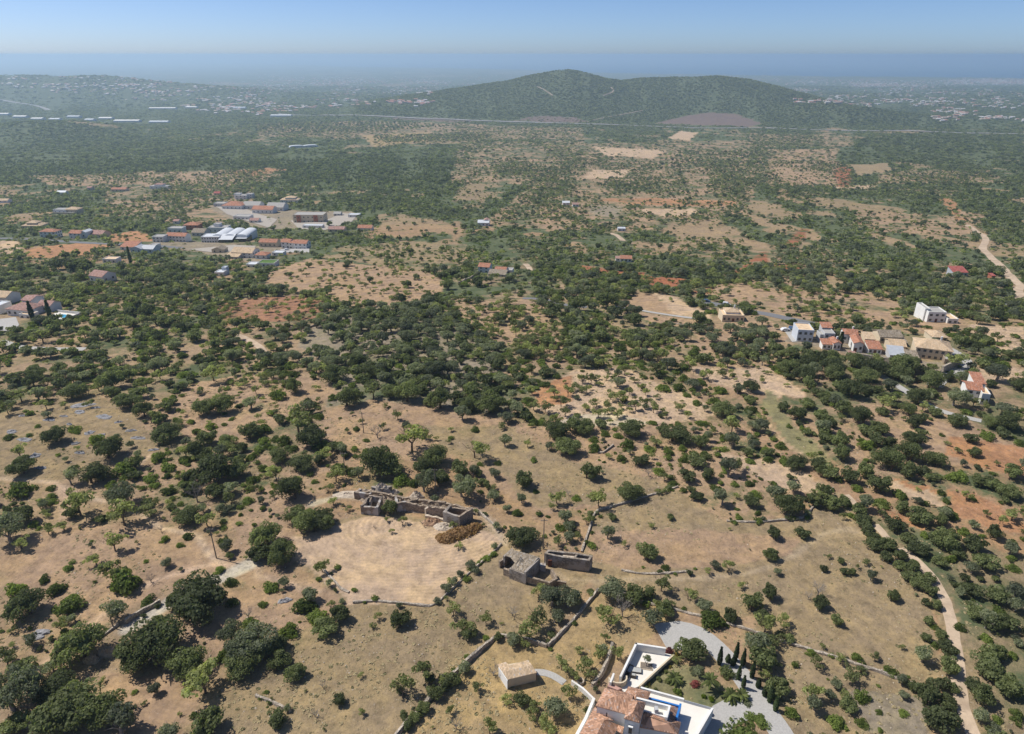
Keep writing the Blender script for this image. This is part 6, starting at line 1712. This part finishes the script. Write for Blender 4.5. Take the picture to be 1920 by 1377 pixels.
def scatter(y0, y1, step, r0, r1, seed, power=1.4, thr=1.0):
    g = np.random.default_rng(seed)
    X, Y = [], []
    y = y0
    while y < y1:
        hw = 0.87 * (y + 75) * 1.02
        xs = np.arange(-hw, hw, step)
        X.append(xs + g.uniform(-.48, .48, len(xs)) * step); Y.append(y + g.uniform(-.48, .48, len(xs)) * step)
        y += step
    x = np.concatenate(X); y = np.concatenate(Y); z = height(x, y)
    soil, cov, mix, fur, clump, hit, px, py = survey(x, y, z)
    n = len(x)
    prob = np.clip(cov * thr * (0.2 + 1.5 * np.clip((clump - .3) / .4, 0, 1)), 0, 1)
    keep = (g.random(n) < prob) & (z > SEA_Z + 3)
    keep &= (px > -420) & (px < 2340) & (py < 2600)
    x, y, z, mix, cov = x[keep], y[keep], z[keep], mix[keep], cov[keep]
    bad = near_tracks(x, y)
    R = r0 + (r1 - r0) * g.random(len(x)) ** power * np.clip(.55 + cov[:] * .75, .5, 1.15)
    if y0 < 460 and BLOCK:
        B = np.array(BLOCK)
        for i in range(0, len(x), 2000):
            d = np.hypot(x[i:i + 2000, None] - B[None, :, 0], y[i:i + 2000, None] - B[None, :, 1])
            bad[i:i + 2000] |= (d < B[None, :, 2] + R[i:i + 2000, None] * .35).any(1)
    elif BLOCK:
        B = np.array([b for b in BLOCK if b[1] > y0 - 40 and b[1] < y1 + 40] or [(1e9, 1e9, 1)])
        for i in range(0, len(x), 4000):
            d = np.hypot(x[i:i + 4000, None] - B[None, :, 0], y[i:i + 4000, None] - B[None, :, 1])
            bad[i:i + 4000] |= (d < B[None, :, 2] + R[i:i + 4000, None] * .5).any(1)
    k = ~bad
    x, y, z, mix, R = x[k], y[k], z[k], mix[k], R[k]
    mt = np.array([MIX[m] for m in MIX])
    cum = np.cumsum(mt[mix], 1); u = g.random(len(x))
    sp = (u[:, None] > cum).sum(1).clip(0, 3)
    R = R * np.array([.72, 1.05, .95, .85])[sp]
    return x, y, z, R, sp

CODES = 'MCOL'
A = scatter(36, 165, 2.4, .45, 2.6, 501, 1.7, 1.45)
A2 = scatter(165, 235, 3.0, .7, 3.5, 507, 1.4, 1.6)
B_ = scatter(235, 460, 3.5, 1.0, 4.4, 502, 1.25, 1.7)
C_ = scatter(460, 1500, 5.0, 1.5, 4.3, 503, 1.4, 1.45)
D_ = scatter(1500, 3950, 10.0, 3.6, 7.6, 504, 1.2, 1.3)
# bushes growing along the dry stone walls
def along_walls():
    g = np.random.default_rng(91); X = []
    for C in WALLC:
        if C[:, 1].mean() > 330: continue
        n = int(len(C) * .42); i = g.integers(0, len(C), n)
        X.append(C[i] + g.normal(0, 1.0, (n, 2)))
    X = np.concatenate(X); x, y = X[:, 0], X[:, 1]
    return x, y, height(x, y), g.uniform(.4, 1.5, len(x)), g.choice(4, len(x), p=[.42, .2, .2, .18])
E_ = scatter(3950, 7600, 25.0, 8, 15, 505, 1.2, 1.05)
# planted rows: groves whose trees stand in lines
def rows():
    g = np.random.default_rng(19); out = []
    for poly, ux, uy, sp, rs, R0 in [('1440 470 1530 470 1590 520 1570 556 1440 552', .25, 1., 4.5, 13., 2.6), ('716 262 785 253 915 254 916 266 770 270', .3, 1., 11., 22., 4.5), ('700 256 900 250 905 262 700 270', .3, 1., 11., 24., 4.5),
                                     ('480 232 700 228 860 236 700 250 480 250', 1., .2, 15., 38., 6.), ('1660 355 1780 352 1800 375 1680 378', .3, 1., 8., 14., 3.2), ('1240 290 1440 280 1440 315 1200 318', 1., .25, 12., 26., 4.5),
                                     ('1450 540 1600 556 1590 600 1480 590', 1., .3, 7., 9., 2.), ('1040 700 1180 700 1250 760 1240 790 1120 775 1020 770', 1., .3, 6.5, 7.5, 1.5), ('1330 690 1440 700 1490 735 1400 730', 1., .3, 6.5, 7.5, 1.4),
                                     ('1215 519 1290 524 1300 530 1265 538', 1., .1, 6., 7., .9), ('880 560 1020 610 1050 680 960 660', 1., .2, 7., 9., 1.8)]:
        v = [float(a) for a in poly.split()]; P2 = list(zip(v[0::2], v[1::2]))
        wx, wy, _ = at(v[0::2], v[1::2]); L_ = math.hypot(ux, uy); ux, uy = ux / L_, uy / L_
        c = np.array([wx.mean(), wy.mean()]); D = max(np.ptp(wx), np.ptp(wy))
        a, b = np.meshgrid(np.arange(-D, D, sp), np.arange(-D, D, rs)); a, b = a.ravel(), b.ravel()
        x = c[0] + a * ux - b * uy + g.normal(0, sp * .10, len(a)); y = c[1] + a * uy + b * ux + g.normal(0, sp * .10, len(a))
        z = height(x, y); px, py, _ = project(x, y, z)
        k = in_poly(px, py, P2) & (g.random(len(x)) < .85)
        out.append(np.stack([x[k], y[k], z[k], R0 * g.uniform(.7, 1.2, k.sum()), g.choice([1, 2, 3], k.sum(), p=[.25, .4, .35])]))
    return np.concatenate(out, 1)
RW = rows()
nr_ = RW[1] > 460
C_ = [np.concatenate([q, r_]) for q, r_ in zip(C_, (RW[0][nr_], RW[1][nr_], RW[2][nr_], RW[3][nr_], RW[4][nr_].astype(int)))]
B_ = [np.concatenate([q, r_]) for q, r_ in zip(B_, (RW[0][~nr_], RW[1][~nr_], RW[2][~nr_], RW[3][~nr_], RW[4][~nr_].astype(int)))]
ax, ay, az, aR, asp = [np.concatenate(t) for t in zip(A, A2, B_, along_walls())]
# the largest in view of each kind stand as single plants, the rest goes into one object
app = aR / ((ay * CP - (az - CAM_H) * SP) / FPX)
pxx, pyy, _ = project(ax, ay, az)
inview = (pxx > 0) & (pxx < 1920) & (pyy < 1377)
single = np.zeros(len(ax), bool)
for s, c in enumerate(CODES):
    have = sum(1 for p in PLANTS if p['code'] == c)
    quota = max(0, 296 - have)
    i = np.nonzero((asp == s) & inview)[0]
    i = i[np.argsort(-app[i])][:quota]
    single[i] = True
for i in np.nonzero(single)[0]:
    put_plant(CODES[asp[i]], ax[i], ay[i], az[i], aR[i])

# forms for the joined vegetation
low = bpy.data.collections.new('plant_forms_far')
mid = bpy.data.collections.new('plant_forms_mid')
def form(coll, idx, me):
    o = bpy.data.objects.new('form_%02d' % idx, me); coll.objects.link(o)
midm = {'mastic': 600, 'carob': 620, 'olive': 640, 'almond': 660}
n = 0
for sp_ in ('mastic', 'carob', 'olive', 'almond'):
    for v in range(2):
        form(low, n, crown_mesh('low' + sp_, M[sp_], 700 + n)); n += 1
FORM['mastic_'] = (10, .42, 520, .085, .0, .72); FORM['carob_'] = (12, .44, 700, .10, .05, 1.2)
FORM['olive_'] = (10, .42, 520, .095, .3, 1.4); FORM['almond_'] = (9, .36, 300, .085, .4, 1.35)
n = 0
for sp_ in ('mastic', 'carob', 'olive', 'almond'):
    for v in range(2):
        form(mid, n, crown_mesh(sp_ + '_', M[sp_], 800 + n)); n += 1

def instancer(name, label, cat, x, y, z, R, k, coll, hs=None):
    m = len(x)
    g = np.random.default_rng(len(x))
    sc = np.stack([R * g.uniform(.8, 1.2, m), R * g.uniform(.8, 1.2, m), R * (g.uniform(.75, 1.15, m) if hs is None else hs * g.uniform(.7, 1.2, m))], 1).astype(np.float32)
    me = bpy.data.meshes.new(name)
    me.vertices.add(m); me.vertices.foreach_set('co', np.stack([x, y, z - .05 * R], 1).astype(np.float32).ravel())
    for nm, typ, arr in (('size', 'FLOAT_VECTOR', sc), ('turn', 'FLOAT', (g.random(m) * 6.283).astype(np.float32)), ('form', 'INT', k.astype(np.int32))):
        a = me.attributes.new(nm, typ, 'POINT'); a.data.foreach_set('vector' if typ == 'FLOAT_VECTOR' else 'value', arr.ravel())
    o = link(bpy.data.objects.new(name, me)); tag(o, label, cat, kind='stuff')
    ng = bpy.data.node_groups.new(name, 'GeometryNodeTree')
    ng.interface.new_socket('Geometry', in_out='INPUT', socket_type='NodeSocketGeometry')
    ng.interface.new_socket('Geometry', in_out='OUTPUT', socket_type='NodeSocketGeometry')
    gi = ng.nodes.new('NodeGroupInput'); go = ng.nodes.new('NodeGroupOutput')
    ip = ng.nodes.new('GeometryNodeInstanceOnPoints')
    ci = ng.nodes.new('GeometryNodeCollectionInfo'); ci.inputs['Collection'].default_value = coll
    ci.inputs['Separate Children'].default_value = True; ci.inputs['Reset Children'].default_value = True
    def na(nm, t):
        q = ng.nodes.new('GeometryNodeInputNamedAttribute'); q.data_type = t; q.inputs['Name'].default_value = nm; return q.outputs['Attribute']
    cx = ng.nodes.new('ShaderNodeCombineXYZ')
    ng.links.new(na('turn', 'FLOAT'), cx.inputs[2])
    ng.links.new(gi.outputs[0], ip.inputs['Points']); ng.links.new(ci.outputs[0], ip.inputs['Instance'])
    ip.inputs['Pick Instance'].default_value = True
    ng.links.new(na('form', 'INT'), ip.inputs['Instance Index'])
    ng.links.new(cx.outputs[0], ip.inputs['Rotation']); ng.links.new(na('size', 'FLOAT_VECTOR'), ip.inputs['Scale'])
    ng.links.new(ip.outputs[0], go.inputs[0])
    md = o.modifiers.new('plants', 'NODES'); md.node_group = ng
    return o
kk = ~single
g_ = np.random.default_rng(5)
x, y, z, R, sp_ = [q[kk] for q in (ax, ay, az, aR, asp)]
instancer('undergrowth', 'low scrub and small bushes covering the near hillside', 'undergrowth', x, y, z, R, sp_ * 2 + g_.integers(0, 2, len(x)), mid)
x, y, z, R, sp_ = C_
instancer('scrub_vegetation', 'dense green scrub and groves covering the middle plain', 'scrub', x, y, z, R, sp_ * 2 + g_.integers(0, 2, len(x)), low)
x, y, z, R, sp_ = [np.concatenate(t) for t in zip(D_, E_)]
instancer('woods', 'far evergreen woods on the plain and the two-humped hill', 'woods', x, y, z, R, sp_ * 2 + g_.integers(0, 2, len(x)), low, .5)
print('COUNTS', len(PLANTS), {c: sum(1 for p in PLANTS if p['code'] == c) for c in SPEC}, kk.sum(), len(C_[0]), len(D_[0]))

# dry tufts and loose stones on the near ground
def litter():
    g = np.random.default_rng(77)
    m = 42000
    y = 72 + 230 * g.random(m) ** 1.3; x = g.uniform(-1, 1, m) * .9 * (y + 60); z = height(x, y)
    soil, cov, mix, fur, clump, hit, px, py = survey(x, y, z)
    k = (fur < .3) & (px > -60) & (px < 1980) & (py < 1460) & (clump + g.random(m) * .3 > .66)
    x, y, z = x[k], y[k], z[k]
    b = near_tracks(x, y); x, y, z = x[~b], y[~b], z[~b]
    coll = bpy.data.collections.new('tuft_forms')
    mats = [plain('straw_tuft', (.36, .29, .16), .95, 3, .2, 0), plain('olive_tuft', (.15, .15, .07), .95, 3, .25, 0), M['rubble']]
    for i in range(3):
        r = np.random.default_rng(i + 60)
        if i < 2:
            d = r.normal(size=(22, 3)); d[:, 2] = np.abs(d[:, 2]) * .7; d /= np.linalg.norm(d, axis=1)[:, None]
            V = quads(d * .75, d + r.normal(size=d.shape) * .4, .3, r); V[:, 2] = np.maximum(V[:, 2], 0) * .55
            me = np_mesh('tuft', V, np.arange(len(V)).reshape(-1, 4), (mats[i],))
        else:
            base = np.array([[-1, -1, 0], [1, -1, 0], [1, 1, 0], [-1, 1, 0], [-.6, -.7, .8], [.7, -.5, .7], [.5, .7, .9], [-.7, .6, .6]]) * .6 + r.normal(size=(8, 3)) * .12
            me = np_mesh('stone', base, [(4, 5, 6, 7), (0, 1, 5, 4), (1, 2, 6, 5), (2, 3, 7, 6), (3, 0, 4, 7)], (mats[i],))
        o = bpy.data.objects.new('tuft_%d' % i, me); coll.objects.link(o)
    k = g.choice(3, len(x), p=[.74, .12, .14])
    R = g.uniform(.16, .5, len(x)) * np.where(k == 2, .6, 1)
    instancer('dry_grass', 'dry grass tufts and loose stones on the near slopes', 'grass', x, y, z, R, k, coll)
litter()
# ------------------------------------------------------------------ what each plant is called: counted outwards from a landmark
ANCH = [(755,965,'the long farmhouse ruin'),(760,1060,'the ringed ploughed field'),(975,1070,'the abandoned stone house'),(1060,1050,'the narrow roofless house'),(970,1270,'the sandy-roofed hut'),(1180,1330,'the terracotta villa'),(1310,1280,'the palm garden'),
 (1400,1290,'the cypress drive'),(406,1040,'the wooden field pole'),(265,1150,'the sunken lane wall'),(290,1320,'the furrowed corner clearing'),(170,800,'the grey rock slabs'),(100,1315,'the corner boulders'),(560,1130,'the slab pile'),(862,1008,'the brown brushwood heap'),
 (1271,914,'the parcel wall peak'),(1562,916,'the upper parcel corner'),(1762,1300,'the lowest parcel corner'),(1790,1200,'the pale straight track'),(1630,980,'the stony track bend'),(1120,740,'the almond orchard'),(1440,880,'the pale cleared field'),(1720,920,'the sandy wedge field'),
 (1850,860,'the orange ploughed field'),(1850,950,'the lower orange strip'),(1817,742,'the hillside house'),(1743,664,'the beige-roofed villa'),(1603,651,'the orange-roofed hamlet'),(1500,632,'the shade-blue house'),(1746,597,'the white cube house'),(1370,596,'the cream bungalow'),
 (1250,570,'the two pale fields'),(1260,528,'the brick-red field'),(660,530,'the wide pink field'),(520,585,'the rust-red field'),(910,506,'the shade-blue cottage'),(50,585,'the pool villa'),(195,524,'the faded red gable house'),(90,650,'the grey lane'),(420,715,'the shady slope clearing'),
 (730,800,'the bare middle field'),(590,660,'the olive grove centre'),(760,640,'the grey-green grove'),(980,640,'the shaded valley bend'),(620,760,'the field-edge thicket'),(1120,600,'the low road bend'),(300,600,'the scattered slope trees'),(150,690,'the dusty slope'),(1540,700,'the trees under the hamlet'),(1700,720,'the thicket under the villa'),(1500,560,'the dry grove above the hamlet'),(1250,640,'the lone field trees'),(640,720,'the olive grove rim'),(850,700,'the dense valley trees'),(1350,700,'the sunlit almond slope'),(1860,705,'the pale upper field'),(1400,1060,'the worn parcel path'),(650,1230,'the lower dry parcel'),(1680,1180,'the bare parcel end'),(1080,1230,'the straw garden'),
 (1040,830,'the big dark tree pair'),(350,900,'the bushy slope path'),(30,940,'the long dark hedge mound'),(1620,1340,'the bare patch by hedges'),(1870,1180,'the scrubby east bank'),(1130,870,'the dry central slope'),(880,560,'the scrubby knoll'),(960,900,'the ochre weeds')]
aw = []
xs_, ys_, zs_ = at([a[0] for a in ANCH], [a[1] for a in ANCH])
AW = np.stack([xs_, ys_], 1)
def sizeword(code, R):
    lim = {'C': (2.4, 4.2), 'O': (1.7, 3.0), 'L': (1.3, 2.4), 'M': (1.0, 1.9), 'B': (1.5, 2.5)}[code]
    return 'small' if R < lim[0] else 'middling' if R < lim[1] else 'big'
NUM = ['first', 'second', 'third', 'fourth', 'fifth', 'sixth', 'seventh', 'eighth', 'ninth', 'tenth', 'eleventh', 'twelfth', 'thirteenth', 'fourteenth', 'fifteenth', 'sixteenth', 'seventeenth', 'eighteenth', 'nineteenth', 'twentieth', 'twenty-first', 'twenty-second', 'twenty-third', 'twenty-fourth', 'twenty-fifth', 'twenty-sixth']
short = {'C': 'dark tree', 'O': 'greyish olive', 'L': 'airy almond', 'M': 'bright shrub', 'B': 'bare tree'}
buck = {}
for P_ in PLANTS:
    v = np.array(P_['p'][:2]); d = np.hypot(*(AW - v).T)
    order = np.argsort(d); a = order[0]
    u = (v - AW[a]); un = u / (np.linalg.norm(u) + 1e-9)
    best, bi = -9, None
    for b in np.argsort(np.hypot(*(AW - AW[a]).T))[1:7]:
        w = AW[b] - AW[a]; s = (un * w / np.linalg.norm(w)).sum()
        if s > best: best, bi = s, b
    P_['a'] = a
    key = (P_['code'], sizeword(P_['code'], P_['R']), a, bi)
    buck.setdefault(key, []).append((d[a], P_))
for (code, sz, a, b), L_ in buck.items():
    L_.sort(key=lambda t: t[0])
    for i, (_, P_) in enumerate(L_):
        A_, B2 = ANCH[a][2], ANCH[b][2]
        sz = {'middling': 'midsize'}.get(sz, sz)
        if len(L_) == 1: t = f"{sz} {short[code]}, from {A_} towards {B2}"
        else: t = f"{NUM[min(i, 25)]} {sz} {short[code]}, from {A_} towards {B2}"
        P_['o']['label'] = t

# ------------------------------------------------------------------ the air: one closed box of thin haze
hv, hf = box(-160000, 160000, -3000, 150500, SEA_Z - 9, CAM_H + 12)
hm = bpy.data.materials.new('haze_air'); hm.use_nodes = True
nt = hm.node_tree; nt.nodes.clear()
pv = nt.nodes.new('ShaderNodeVolumePrincipled'); mo = nt.nodes.new('ShaderNodeOutputMaterial')
pv.inputs['Density'].default_value = HAZE
pv.inputs['Color'].default_value = (.60, .80, 1.0, 1)
pv.inputs['Anisotropy'].default_value = .35
nt.links.new(pv.outputs[0], mo.inputs['Volume'])
haze = mobj('haze', hv, hf, hm); tag(haze, kind='stuff')
